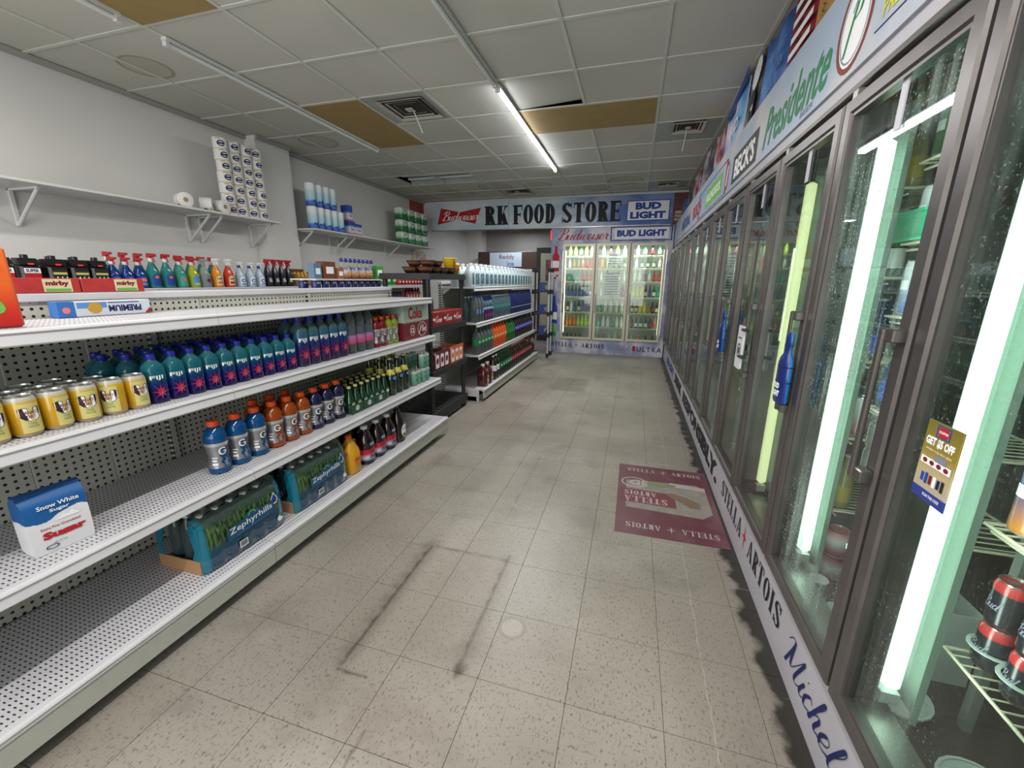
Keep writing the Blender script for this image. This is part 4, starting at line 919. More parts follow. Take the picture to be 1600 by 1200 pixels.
# --- sports drinks
bolt = poly2([(-.3, -.5), (.25, -.5), (.1, 0), (.4, .1), (-.1, .5), (0, .1), (-.4, 0)])
def sports(col, name, r=.044, h=.235, sl=(150, 152, 156)):
    m = clearmat('drink_'+name, col, .12, .07, None)
    sm = matz('sleeve_'+name, [(.026*h/.235, col), (.03*h/.235, sl), (.125*h/.235, sl), (.13*h/.235, (206, 206, 208)), (.142*h/.235, (206, 206, 208))], .3); sm.node_tree.nodes['Principled BSDF'].inputs['Metallic'].default_value = .65
    k = h/.235
    prof = [(r*.8, 0), (r*.98, .008), (r*.98, .03*k), (r*.78, .075*k), (r*.96, .13*k), (r*1.02, .15*k), (r*.98, .172*k), (r*.80, .194*k), (r*.46, .208*k), (r*.44, .22*k)]
    p = Proto('sports_drink', 'bottle', MB().lathe(prof, 18).mesh('sports_drink', m, smooth=True))
    p.part('cap', MB().lathe([(r*.5, .211*k), (r*.52, .214*k), (r*.5, .234*k), (r*.38, .235*k)], 14).mesh('cap', capm['orange'], smooth=True))
    p.part('sleeve', MB().lathe([(r*1.0, .028*k), (r*.82, .075*k), (r*1.0, .13*k), (r*1.04, .142*k)], 18, cap=False).mesh('sleeve', sm, smooth=True))
    def vwrap(vf, w_, hh, zc, pm, ang):
        vf = sliced(fit(vf, w_, hh), r*.22); V = []
        for x, y in vf[0]:
            z = zc+y; t = z/k; rr = (r*.82+(r*.20)*abs(t-.075)/.055 if t < .13 else r*1.03)+.0012; V.append((rr*math.cos(ang+x/rr), rr*math.sin(ang+x/rr), z))
        me = bpy.data.meshes.new('print'); me.from_pydata(V, [], vf[1]); me.materials.append(pm); p.part('print', me)
    side = merge(*[poly2([(-.5+.12*math.sin(i*1.9), i*.1), (.5, i*.1), (.5, i*.1+.1), (-.5+.12*math.sin(i*1.9+1.9), i*.1+.1)]) for i in range(10)])
    vwrap(side, .062*k, .088*k, .076*k, mat('side_'+name, tuple(int(c*.85) for c in col), .3), .28)
    r_keep = r; r = r*1.012; vwrap(merge(ring2(0, 0, 1, 1, .36, .3, PI*.22, PI*1.85, 18), rect2(.1, .95, -.16, .12), rect2(.62, .95, -.6, .12)), .032*k, .036*k, .104*k, ink['white'], -.18); vwrap(bolt, .022*k, .04*k, .055*k, ink['grey'], .1); r = r_keep
    vwrap(merge(rect2(0, 1, 0, .2), rect2(0, .8, .35, .5), rect2(0, 1, .65, .75)), .022*k, .035*k, .06*k, ink['white'], -1.0)
    return p
sb = sports((6, 72, 126), 'blue'); so = sports((146, 66, 16), 'amber'); sn = sports((26, 28, 62), 'navy')
SL = {'blue': sb, 'orange': so, 'dark navy': sn}
for i, (y, p, nm) in enumerate([(1.235, sb, 'blue'), (1.335, sb, 'blue'), (1.435, sb, 'blue'), (1.537, so, 'orange'), (1.631, so, 'orange'), (1.725, so, 'orange'), (1.819, sn, 'dark navy'), (1.913, sn, 'dark navy'), (2.006, sn, 'dark navy')]):
    p.put((GX+.005, y, Z3), f'{nm} sports drink with orange cap, {nth(i%3)} of its three, front of third shelf', 'sports drinks on the third shelf', rz=random.uniform(-.25, .15))
for i, y in enumerate((1.53, 1.63, 1.73)): so.put((GX-.105, y, Z3), f'orange sports drink standing in the second row, {nth(i)} of three', 'sports drinks on the third shelf')
sr = sports((130, 16, 26), 'red', .034, .205); sy = sports((150, 160, 40), 'lime', .034, .205)
for r in range(2):
    for i, (y, p, nm) in enumerate(((2.46, sr, 'red'), (2.535, sr, 'red'), (2.61, sy, 'lime'), (2.685, sy, 'lime'))):
        p.put((GX-.075*r, y, Z2), f'slim {nm} sports drink, {("nearer the water bottles","nearer the soda boxes")[i%2]}, {("front","second")[r]} row of second shelf', 'slim sports drinks on the second shelf')
# --- soda boxes (12 packs)
def carton(label, loc, dims, m, prints=(), cat='box', group=None, name='drink_carton', rz=0, flap=True):
    t = thing(name, label, cat, loc, rz, group); dx_, dy_, dz_ = dims
    ob('box', MB().bbox(-dx_, 0, 0, dy_, 0, dz_, .003).mesh('box', m), t)
    if flap: ob('flap', MB().box(-dx_*.5-.001, -dx_*.5+.001, .004, dy_-.004, dz_-.0002, dz_+.0006).mesh('flap', mat('seam_dark', (60, 50, 50), .8)), t)
    for vf, y0, y1, z0, z1, pm in prints:
        flat('print', fit(vf, y1-y0, z1-z0), (.0008+.0004*(pm is not ink['white']), (y0+y1)/2, (z0+z1)/2), (0, 1, 0), (0, 0, 1), pm, t)
    return t
carton('maroon soda carton lying under the pale green one by the shelf end', (-1.655, 2.755, Z2), (.19, .405, .135), mat('maroon_card', (112, 30, 42), .4), [(ring2(.5, .5, .5, .5, .04, .04), .09, .17, .03, .11, ink['white']), (text2d('12', .03), .105, .155, .05, .09, ink['white']), (ring2(.5, .5, .5, .5, .03, .03), .21, .36, .012, .125, ink['white']), (script('Pea', .25, .08), .225, .35, .035, .105, ink['white'])], group='soda cartons at the end of the second shelf')
carton('pale green diet soda carton with red lettering on top of the maroon one', (-1.655, 2.755, Z2+.1356), (.19, .405, .135), mat('pale_green_card', (172, 190, 178), .35, .2), [(text2d('Coke', .03), .075, .29, .02, .115, ink['red']), (text2d('Diet'), .3, .33, .10, .125, ink['grey'])], group='soda cartons at the end of the second shelf')
# --- green glass bottles
gg = mat('green_glass', (16, 52, 30), .06, coat=.5); gg2 = mat('dark_green_glass', (12, 34, 20), .06, coat=.5)
per = vessel('mineral_water_bottle', 'bottle', [(.022, 0), (.029, .008), (.031, .05), (.027, .09), (.014, .135), (.011, .165), (.012, .17)], gg, 14, (.0135, .163, .176, capm['gold']), None, [(rect2(0, 1, 0, 1), .034, .05, .055, ink['green'], 0), (disc2(0, 0, .5, .4), .032, .022, .06, ink['white'], 0), (text2d('PERR', .02), .028, .008, .068, ink['red'], 0)])
for r in range(4):
    for i in range(7):
        per.put((GX+.03-.064*r, 2.09+.0635*i-.015*(r % 2), Z3), f'small green mineral water bottle, {nth(i)} from the sports drinks, {("front row","second row","third row","back row")[r]}', 'small green mineral water bottles on the third shelf')
carr = mat('carrier_card', (22, 70, 46), .5)
for i, y in enumerate((2.055, 2.182, 2.309)):
    t = thing('bottle_carrier', f'dark green card carrier wrapped around the {nth(i)} pair of small bottles', 'carrier', (GX+.0645, y, Z3), 0, 'green card carriers on the third shelf')
    ob('sleeve', MB().bbox(-.003, .001, 0, .12, .0, .062, .0008).mesh('sleeve', carr), t)
    flat('print', fit(disc2(0, 0, 1, 1, 16), .044, .036), (.0014, .06, .034), (0, 1, 0), (0, 0, 1), ink['white'], t); flat('print', fit(ring2(0, 0, 1, 1, .18, .18), .04, .033), (.0018, .06, .034), (0, 1, 0), (0, 0, 1), ink['green'], t)
    flat('print', fit(text2d('Perrier', .03), .034, .009), (.0022, .06, .036), (0, 1, 0), (0, 0, 1), ink['red'], t)
pel = vessel('mineral_water_bottle', 'bottle', [(.03, 0), (.039, .01), (.040, .10), (.038, .14), (.02, .20), (.014, .24), (.0145, .27)], gg2, 16, (.016, .262, .278, capm['gold']), None, [(poly2([(-.5, -.3), (0, -.5), (.5, -.3), (.5, .3), (0, .5), (-.5, .3)]), .045, .03, .13, ink['sky'], 0), (star2(0, 0, .5, .2, 5, 1), .018, .02, .13, ink['red'], 0)])
for x, y, z_, m_ in ((0, 0, 0, 0),): pass
pel.part('neck_label', MB().lathe([(.0335, .152), (.0225, .192), (.0235, .192), (.0345, .152)], 14, cap=False).mesh('neck_label', mat('neck_label', (214, 200, 90), .4), smooth=True))
for r in range(3):
    for i in range(3): pel.put((GX+.03-.088*r, 2.56+.093*i, Z3), f'tall dark green bottle with yellow neck label, {nth(i)} of three, {("front row","second row","third row")[r]}', 'tall dark green bottles on the third shelf')
gcan = can('drink_can', 'can', matz('ginger_can', [(0, (150, 160, 155)), (.01, (86, 140, 116)), (.09, (120, 170, 150)), (.11, (190, 200, 195))], .3, coat=.3), .03, .118, [(star2(0, 0, .5, .25, 5, 1), .03, .03, .045, ink['green'], 0), (text2d('Perrier', .03), .03, .012, .085, ink['green'], 0)])
for i, y in enumerate((2.86, 2.925)): gcan.put((GX+.045, y, Z3), f'pale green can of the short pair beside the tall bottles, {("first","second")[i]}', 'pale green cans on the third shelf')
for i, y in enumerate((3.0, 3.064)):
    for q in range(2): gcan.put((GX+.05, y, Z3+.118*q), f'pale green can in the front end stack, {("column by the short pair","outer column")[i]}, {("bottom","top")[q]}', 'pale green cans on the third shelf')
for i, y in enumerate((2.86, 2.925, 2.99, 3.055)):
    for q in range(2): gcan.put((GX-.06, y, Z3+.118*q), f'pale green can in the rear stacks, {nth(i)} column, {("bottom","top")[q]}', 'pale green cans on the third shelf')
# --- sugar bag
t = thing('sugar_bag', 'blue and white paper bag of sugar alone on the third shelf', 'bag', (-1.70, .695, Z3), -.10)
mb = MB(); W2, D2, Hs = .070, .040, .205
ringz = [(0, .96, .95), (.012, 1, 1.0), (.08, 1.0, 1.05), (.15, 1.0, 1.0), (.172, 1.01, .86), (.183, 1.03, .45), (.196, 1.05, .2)]
vs = []; fs = []
for z, kw, kd in ringz:
    for a, b2 in ((1, -1), (1, -.33), (1, .33), (1, 1), (0, 1.02), (-1, 1), (-1, .33), (-1, -.33), (-1, -1), (0, -1.02)): vs.append((a*D2*kd, b2*W2*kw, z))
for q in range(len(ringz)-1):
    for i in range(10): j = (i+1) % 10; fs.append((q*10+i, q*10+j, q*10+10+j, q*10+10+i))
fs += [tuple(range(9, -1, -1)), tuple(range(60, 70))]
m, nt, b = newmat('sugar_paper'); n = N(nt); src, x, y, z = n.pos('obj')
edge = n.m('ADD', .105, n.m('ADD', n.m('MULTIPLY', n.m('SINE', n.m('MULTIPLY', y, 42)), .012), n.m('MULTIPLY', n.noise(src, 30, 2), .02)))
nt.links.new(n.mix(n.m('GREATER_THAN', z, edge), lin((214, 214, 216)), lin((14, 84, 146))), b.inputs['Base Color']); b.inputs['Roughness'].default_value = .5
ob('bag', mb.add(vs, fs).mesh('bag', m, smooth=True), t)
ob('fold', MB().bbox(-.004, .016, -.074, .074, .176, .195, .003).mesh('fold', mat('sugar_blue', (12, 70, 126), .5)), t)
def fl(vf, w_, h_, y, z, m_, x=D2*1.05+.001): flat('print', fit(vf, w_, h_), (x, y, z), (0, 1, 0), (-.03, 0, 1), m_, t)
fl(text2d('Snow White', .02), .095, .014, .005, .152, ink['white'], .045); fl(text2d('Sugar', .02), .045, .013, .005, .134, ink['white'], .046)
fl(text2d('Extra Fine Granulated', .01), .09, .008, .0, .082, ink['red']); fl(text2d('Sugar', .06), .10, .03, .005, .055, ink['red']); fl(text2d('NET WT 4 LB'), .03, .005, -.01, .03, ink['charcoal'])
fl(ring2(0, 0, 1, .6, .2, .2), .03, .014, -.03, .02, ink['navy']); fl(poly2([(-1, 0), (-.3, .8), (0, .5), (.4, 1), (1, 0)]), .06, .018, .02, .107, ink['white'])
# --- wrapped water packs
pclear = clearmat('pack_wrap_clear', (150, 165, 160), .75, .12)
def pack(label, y0, wy, group):
    t = thing('water_pack', label, 'pack', (-1.585, y0, Z0), 0, group); D = .25; Hh = .255
    m, nt, b = newmat('pack_film'); n = N(nt); src, x, y, z = n.pos('obj')
    grass = n.step(n.noise(src, 1, 5, (20, 110, 26)), .38, .68); c = n.mix(grass, lin((16, 40, 22)), lin((80, 118, 56)))
    c = n.mix(n.step(n.m('ADD', z, n.m('MULTIPLY', n.noise(src, 14, 3), .05)), .205, .235), c, lin((58, 74, 68)))
    arc = n.m('ADD', .085, n.m('MULTIPLY', y, .02)); c = n.mix(n.step(z, .085, .12), lin((14, 64, 90)), c)
    c = n.mix(n.step(n.m('ABSOLUTE', n.m('SUBTRACT', y, wy/2)), wy/2-.035, wy/2-.02), c, lin((20, 112, 134)))
    nt.links.new(c, b.inputs['Base Color']); b.inputs['Roughness'].default_value = .16; b.inputs['Coat Weight'].default_value = .5
    # film: front wall with rounded top edge and vertical ripples from the bottles
    mb = MB(); rows = [(0, -.004), (.01, .004), (.08, .003), (.16, 0), (.2, -.006), (.225, -.018), (.243, -.035)]; nn = 24; vs = []
    for z, dx_ in rows:
        for i in range(nn+1): yy = wy*i/nn; e = min(i, nn-i); vs.append((dx_+.003*math.cos(i*PI/2.0)-(.02 if e == 0 else .006 if e == 1 else 0), yy, z))
    fs = [(q*(nn+1)+i, q*(nn+1)+i+1, (q+1)*(nn+1)+i+1, (q+1)*(nn+1)+i) for q in range(len(rows)-1) for i in range(nn)]
    ob('film', mb.add(vs, fs).mesh('film', m, smooth=True, recalc=False), t)
    ob('film', MB().prism([(-.012, 0), (-.09, 0), (-.045, .1), (-.06, .2), (-.04, .235), (-.012, .2)], .002, .005, 1).mesh('film', mat('film_teal', (20, 112, 134), .2)), t); ob('film', MB().prism([(-.25, 0), (-.2, 0), (-.225, .1), (-.2, .18), (-.25, .2)], .002, .005, 1).mesh('film', mat('film_teal', (20, 112, 134), .2)), t); ob('film', MB().bbox(-D, -.02, wy-.008, wy-.004, .0, .2, .001).mesh('film', mat('film_teal2', (60, 130, 140), .2)), t)
    ob('tray', MB().box(-D, -.012, .01, wy-.01, .0, .03).box(-D, -.022, -.002, .003, 0, .06).mesh('tray', mat('tray_card', (170, 128, 92), .8)), t)
    bot = MB().lathe([(.026, .03), (.031, .04), (.031, .16), (.028, .185), (.012, .222), (.011, .23)], 12).mesh('bottle', clearmat('pack_bottle', (70, 90, 92), .5, .06), smooth=True)
    cp = MB().lathe([(.014, .228), (.014, .245), (.011, .246)], 10).mesh('cap', capm['white'], smooth=True)
    k = int((wy-.03)/.066)
    for r in range(3):
        for i in range(k): bb = ob('bottle', bot, t, (-.045-r*.068, .045+i*.066, 0)); ob('cap', cp, bb)
    # clear shrink film stretched over the bottle tops
    mb = MB(); vs = []; P_ = [(-.035, .243), (-.06, .252), (-.10, .256), (-.15, .252), (-.2, .245), (-.235, .2)]
    for x_, z_ in P_:
        for i in range(nn+1): vs.append((x_, .01+(wy-.02)*i/nn, z_+.006*math.cos(i*2*PI/4)))
    ob('top_film', mb.add(vs, [(q*(nn+1)+i, q*(nn+1)+i+1, (q+1)*(nn+1)+i+1, (q+1)*(nn+1)+i) for q in range(len(P_)-1) for i in range(nn)]).mesh('top_film', pclear, smooth=True, recalc=False), t)
    pn = lambda vf, w_, h_, y, z, mm, x=.0085, tl=.06: flat('name_panel' if mm is paneln else 'print', fit(vf, w_, h_), (x, y, z), (0, 1, tl), (0, 0, 1), mm, t)
    global paneln
    paneln = mat('name_panel', (18, 78, 116), .3)
    pn(rect2(0, 1, 0, 1), wy*.58, .06, wy*.55, .125, paneln); pn(disc2(0, 0, 1, 1), .085, .05, wy*.56, .152, paneln, .0088); pn(ring2(0, 0, 1, 1, .3, .3, 0, PI, 12), .04, .018, wy*.56, .165, ink['lime'], .0096)
    pn(text2d('Zephyrhills', .01), wy*.53, .036, wy*.55, .13, ink['white'], .0098); pn(text2d('NATURAL SPRING WATER'), wy*.4, .007, wy*.56, .104, ink['sky'], .0098)
    pn(rect2(0, 1, 0, 1), .04, .032, wy*.42, .045, ink['white'], .009, 0); pn(merge(*[rect2(i*.1, i*.1+.06, 0, 1) for i in range(10)]), .032, .024, wy*.42, .046, ink['black'], .0096, 0)
    pn(disc2(0, 0, 1, 1), .03, .028, wy*.9, .05, ink['white'], .0095, 0); pn(disc2(0, 0, 1, 1), .018, .018, wy*.93, .062, ink['green'], .0099, 0)
    pn(poly2([(0, 1), (.35, .3), (.4, -.1), (.2, -.45), (-.2, -.45), (-.4, -.1), (-.35, .3)]), .04, .06, wy*.86, .165, ink['white'], .006, 0); pn(poly2([(0, 1), (.35, .3), (.4, -.1), (.2, -.45), (-.2, -.45), (-.4, -.1), (-.35, .3)]), .03, .046, wy*.86, .165, ink['blue'], .0068, 0)
    pn(text2d('15', .04), .03, .03, wy*.965, .16, ink['navy'], .004, 0)
    return t
pack('shrink wrapped green and teal bottled water pack nearest the empty deck', 1.02, .41, 'bottled water packs on the bottom deck')
pack('shrink wrapped green and teal bottled water pack beside the yellow juice jug', 1.50, .41, 'bottled water packs on the bottom deck')
# --- juice jug with handle
def jug(name, cat, m, cm, prints, h=.25, r=.06, lab=None):
    p = Proto(name, cat, MB().lathe([(r*.85, 0), (r, .012), (r, h*.52), (r*.9, h*.64), (r*.45, h*.84), (r*.3, h*.88), (r*.3, h*.94)], 16, sq=.6).mesh(name, m, smooth=True))
    p.part('cap', MB().lathe([(r*.36, h*.9), (r*.36, h), (r*.3, h)], 12).mesh('cap', cm, smooth=True))
    p.part('grip', MB().tube([(r*.1, r*.45, h*.84), (r*.05, r*.95, h*.8), (0, r*1.05, h*.68), (0, r*.98, h*.5)], r*.14, 8).mesh('grip', m, smooth=True))
    for vf, w_, hh, z, pm, ang in prints: p.part('print', flatmesh('print', fit(vf, w_, hh), (r*1.06, r*ang, z), (0, 1, 0), (0, 0, 1), pm))
    return p
oj = mat('orange_juice', (212, 150, 24), .3)
jug('juice_jug', 'jug', oj, capm['orange'], [(disc2(0, 0, 1, 1), .05, .05, .085, ink['orange'], 0), (text2d('Sunny', .04, .2), .05, .018, .095, ink['darkred'], 0), (text2d('D', .06, .2), .02, .02, .072, ink['darkred'], 0), (text2d('TANGY ORIGINAL'), .05, .007, .05, ink['green'], 0)], .245, .055).put((-1.635, 2.0, Z0), 'yellow orange juice jug with orange cap on the bottom deck', None)
jug('juice_jug', 'jug', oj, capm['orange'], [], .245, .055).put((-1.76, 2.0, Z0), 'second yellow juice jug hidden behind the front one', None)
dj = mat('dark_juice', (28, 8, 14), .08, coat=.5)
cran = vessel('juice_bottle', 'bottle', [(.04, 0), (.054, .012), (.056, .10), (.052, .16), (.03, .215), (.019, .23), (.019, .24)], dj, 16, (.023, .234, .256, capm['white']), (.03, .105, .0568, matz('cran_sleeve', [(.03, (50, 90, 150)), (.05, (200, 206, 214)), (.075, (190, 40, 60)), (.105, (170, 30, 50))], .35)), [(text2d('CRAN', .04), .06, .024, .055, ink['navy'], 0), (rect2(0, 1, 0, 1), .05, .018, .088, ink['red'], 0)], sq=.3)
cran.part('badge', wrapmesh('badge', fit(ring2(0, 0, 1, 1, .25, .25), .045, .03), .0575, .14, ink['sky'], 0)); cran.part('badge', wrapmesh('badge', fit(text2d('ocean', .04), .035, .010), .058, .14, ink['white'], 0))
for i, y in enumerate((2.15, 2.28, 2.41)): cran.put((-1.63, y, Z0), f'dark cranberry juice bottle with red and blue label, {nth(i)} after the yellow jug', 'dark juice bottles on the bottom deck')
for i, y in enumerate((2.13, 2.26)): cran.put((-1.755, y, Z0), f'dark juice bottle in the second row, {nth(i)} of two', 'dark juice bottles on the bottom deck')
pr = vessel('juice_bottle', 'bottle', [(.04, 0), (.052, .012), (.054, .10), (.045, .18), (.02, .225), (.018, .235)], dj, 16, (.021, .23, .252, capm['black']), None, [(disc2(0, 0, 1, 1), .07, .1, .085, ink['white'], .15), (text2d('prune', .02), .045, .014, .10, ink['charcoal'], .15), (disc2(0, 0, 1, 1), .05, .03, .055, ink['charcoal'], .15)], sq=.4)
pr.put((-1.635, 2.55, Z0), 'dark juice bottle with a large pale oval label, last on the deck')

# --- on top shelf: foil box, red mix boxes, orange box
t = thing('foil_box', 'long white and blue foil box lying upside down on the top shelf', 'box', (-1.93, .945, Z1))
ob('box', MB().bbox(-.045, 0, 0, .295, 0, .055, .002).mesh('box', mat('foil_white', (206, 212, 222), .35)), t)
ob('end_band', MB().bbox(-.0455, .0006, -.0006, .05, -.0, .0556, .001).mesh('end_band', mat('foil_blue', (52, 110, 180), .35)), t)
fq = lambda vf, y0, y1, z0, z1, m_, rot=0, dxx=.0012: flat('print', moved(fit(vf, y1-y0, z1-z0), 0, 0, rot), (dxx, (y0+y1)/2, (z0+z1)/2), (0, 1, 0), (0, 0, 1), m_, t)
fq(text2d('PREMIUM', .04), .15, .26, .014, .038, ink['navy'], PI); fq(rect2(0, 1, 0, 1), .15, .255, .046, .049, ink['blue']); fq(disc2(0, 0, 1, 1), .085, .13, .01, .05, ink['gold']); fq(rect2(0, 1, 0, 1), .055, .145, .03, .05, ink['sky'], 0, .0009); fq(poly2([(0, 0), (1, 0), (1, 1)]), .27, .293, .003, .025, ink['red']); fq(disc2(0, 0, 1, 1), .012, .035, .014, .036, ink['pink'], 0, .0014)
for i, y in enumerate((.86, 1.075)):
    t = thing('mix_box', f'red box of mix with a white name label, {("behind the orange packet","behind the foil box")[i]}', 'box', (-2.014, y, 1.285), 0, 'red mix boxes on the unit top')
    ob('box', MB().bbox(-.06, 0, 0, .21, 0, .052, .002).mesh('box', mat('mix_red', (176, 52, 52), .4, noise=.12, nscale=40)), t)
    flat('print', fit(rect2(0, 1, 0, 1), .08, .045), (.0008, .145, .026), (0, 1, 0), (0, 0, 1), ink['cream'], t); flat('print', fit(text2d('mirby', .05), .065, .022), (.0014, .145, .032), (0, 1, 0), (0, 0, 1), ink['darkred'], t); flat('print', fit(rect2(0, 1, 0, 1), .07, .01), (.0014, .145, .010), (0, 1, 0), (0, 0, 1), ink['lime'], t)
t = thing('snack_box', 'orange packet with green leaf picture standing at the left frame edge', 'packet', (-1.70, .60, Z1), -.1)
ob('box', MB().bbox(-.05, 0, -.14, .15, 0, .22, .006).mesh('box', matz('snack_orange', [(0, (170, 26, 34)), (.05, (196, 50, 34)), (.12, (220, 96, 40)), (.22, (226, 110, 50))], .35)), t)
flat('print', fit(disc2(0, 0, 1, 1), .12, .07), (.001, .06, .085), (0, 1, -.5), (0, 0, 1), ink['lime'], t); flat('print', fit(disc2(0, 0, 1, 1), .08, .05), (.0016, .08, .12), (0, 1, .6), (0, 0, 1), ink['green'], t)
flat('print', fit(disc2(0, 0, 1, 1), .09, .024), (.0022, .085, .16), (0, 1, 0), (0, 0, 1), ink['blue'], t)

# --- cleaning bottles on the wall run
ZW, XW = 1.265, -3.66
def spray(name, body, head, head2, lab, prints=(), h=.25, r=.042):
    k = h/.25
    p = Proto('spray_bottle', 'bottle', MB().lathe([(r*.85, 0), (r, .01), (r*.96, .08*k), (r*.9, .12*k), (r*.5, .17*k), (r*.3, .19*k), (r*.3, .2*k)], 12, sq=.3).mesh('spray_bottle', body, smooth=True))
    p.part('collar', MB().lathe([(.015, .193*k), (.016, .215*k), (.011, .22*k)], 10).mesh('collar', head2, smooth=True))
    p.part('trigger_head', MB().prism([(.055, .235*k), (.055, .25*k), (-.02, .255*k), (-.028, .225*k), (-.01, .215*k), (.012, .215*k), (.012, .23*k)], -.009, .009, 1).prism([(.018, .231*k), (.03, .231*k), (.04, .195*k), (.034, .193*k)], -.005, .005, 1).mesh('trigger_head', head))
    p.part('label', wrapmesh('label', fit(poly2([(-.5, -.5), (.5, -.5), (.5, .3), (.2, .5), (-.2, .5), (-.5, .3)]), r*1.5, .085*k), r*1.02+.001, .06*k, lab, 0))
    for vf, w_, hh, z, pm in prints: p.part('print', wrapmesh('print', fit(vf, w_, hh), r*1.02+.002, z*k, pm, 0))
    return p
cl_ = lambda n_, c: clearmat('liquid_'+n_, c, .15, .1)
oil = Proto('oil_jug', 'jug', MB().bbox(-.05, .05, -.05, .05, 0, .15, .012).prism([(-.049, .15), (.049, .15), (.02, .19), (-.03, .19)], -.045, .045, 1).mesh('oil_jug', mat('oil_black', (22, 20, 26), .35)))
oil.part('cap', MB().lathe([(.018, .19), (.018, .21), (.014, .212)], 10).mesh('cap', capm['black'], smooth=True)); oil.part('label', flatmesh('label', fit(rect2(0, 1, 0, 1), .075, .10), (.0512, 0, .075), (0, 1, 0), (0, 0, 1), ink['charcoal']))
oil.part('print', flatmesh('print', fit(rect2(0, 1, 0, 1), .07, .014), (.052, 0, .10), (0, 1, 0), (0, 0, 1), mat('pale_yellow', (196, 190, 110), .4))); oil.part('print', flatmesh('print', fit(merge(*[rect2(i, i+.5, (i % 2)*.5, (i % 2)*.5+.5) for i in range(6)]), .065, .03), (.052, 0, .065), (0, 1, 0), (0, 0, 1), ink['white'])); oil.part('price_tag', flatmesh('price_tag', fit(rect2(0, 1, 0, 1), .028, .009), (.0525, 0, .155), (0, 1, 0), (-.5, 0, 1), mat('price_red', (240, 60, 50), .4)))
oil2 = Proto('oil_jug', 'jug', oil.root); oil2.parts = list(oil.parts[:1]); oil2.part('label', flatmesh('label', fit(rect2(0, 1, 0, 1), .075, .11), (.0512, 0, .075), (0, 1, 0), (0, 0, 1), ink['red'])); oil2.part('print', flatmesh('print', fit(rect2(0, 1, 0, 1), .075, .03), (.052, 0, .115), (0, 1, 0), (0, 0, 1), ink['white'])); oil2.part('print', flatmesh('print', fit(text2d('SUPER', .04), .06, .02), (.0525, 0, .115), (0, 1, 0), (0, 0, 1), ink['navy'])); oil2.part('price_tag', oil.parts[-1][1])
GW = 'cleaning bottles along the wall shelf'
for i, y in enumerate((1.60, 1.72)): oil2.put((XW, y-.02, ZW), f'black motor oil jug with red and white label, {("half hidden by the orange packet","nearest the orange packet")[i]}', GW)
for i, y in enumerate((1.83, 1.945, 2.055)): oil.put((XW, y, ZW), f'black oil jug with checkered label, {nth(i)} after the red labelled one', GW)
for i, y in enumerate((1.76, 1.88, 2.0)): oil.put((XW-.13, y, ZW), f'black oil jug standing in the second row, {nth(i)} of three', GW)
deep = spray('deep', cl_('deepblue', (20, 60, 130)), capm['red'], capm['white'], ink['blue'], [(disc2(0, 0, 1, 1), .045, .03, .07, ink['pink']), (disc2(0, 0, 1, 1), .05, .02, .035, ink['sky'])], .22)
teal = spray('teal', cl_('tealgreen', (50, 130, 130)), capm['red'], capm['white'], ink['blue'], [(disc2(0, 0, 1, 1), .03, .025, .08, ink['orange'])], .26)
seq = [(2.15, deep, 'deep blue spray bottle with red and white head, first of three'), (2.235, deep, 'deep blue spray bottle with red and white head, second of three'), (2.32, deep, 'deep blue spray bottle with red and white head, third of three'),
 (2.415, teal, 'teal spray bottle with red trigger and blue label, nearer the deep blue ones'), (2.52, teal, 'teal spray bottle with red trigger and blue label, farther from the deep blue ones'),
 (2.625, spray('aqua', cl_('aqua', (70, 150, 130)), capm['red'], capm['white'], ink['teal'], [(disc2(0, 0, 1, 1), .03, .025, .07, ink['orange'])], .24), 'aqua green spray bottle with a red head between teal and yellow ones'),
 (2.73, spray('yellow', cl_('yellowl', (170, 180, 50)), capm['red'], capm['white'], ink['sky'], [(disc2(0, 0, 1, 1), .05, .018, .03, ink['yellow'])], .24), 'yellow spray bottle with a pale blue label and red head'),
 (2.83, spray('clearb', clearmat('liquid_clear', (170, 185, 180), .5, .1), capm['grey'], capm['grey'], ink['grey'], [(disc2(0, 0, 1, 1), .035, .03, .06, ink['darkred'])], .24), 'colourless spray bottle next to the amber one'),
 (2.94, spray('amber', mat('liquid_amber', (216, 140, 40), .2), capm['white'], capm['white'], ink['cream'], [(text2d('Lysol', .04), .05, .018, .075, ink['navy']), (rect2(0, 1, 0, 1), .05, .02, .04, ink['orange'])], .25), 'amber orange cleaner spray bottle with white trigger'),
 (3.06, spray('redl', mat('liquid_red', (200, 60, 40), .2), capm['white'], capm['white'], ink['cream'], [(text2d('Lysol', .04), .05, .018, .075, ink['navy']), (rect2(0, 1, 0, 1), .05, .02, .04, ink['red'])], .25), 'red cleaner spray bottle with white trigger')]
for y, p, l in seq: p.put((XW, y, ZW), l, GW)
bw = spray('bluewhite', mat('pale_bottle', (170, 190, 206), .25), capm['white'], capm['blue'], ink['white'], [(ring2(0, 0, 1, 1, .4, .4), .05, .035, .065, ink['blue']), (rect2(0, 1, 0, 1), .05, .016, .03, ink['sky'])], .23)
for i, y in enumerate((3.18, 3.29, 3.40)): bw.put((XW, y, ZW), f'pale blue cleaner spray bottle with blue collar, {nth(i)} of three', GW)
bs = spray('darkred', mat('dark_navy_bottle', (26, 26, 44), .25), capm['red'], capm['red'], ink['charcoal'], [(merge(*[rect2(0, 1-.1*i, i, i+.5) for i in range(4)]), .04, .035, .06, ink['white'])], .27, .038)
for i, y in enumerate((3.50, 3.59, 3.68, 3.77)): bs.put((XW, y, ZW), f'near black spray bottle with red trigger, {nth(i)} of four', GW)
for i in range(9): teal.put((XW-.12, 2.2+.1*i, ZW), f'teal spray bottle in the second row, {nth(i)} of nine', GW)
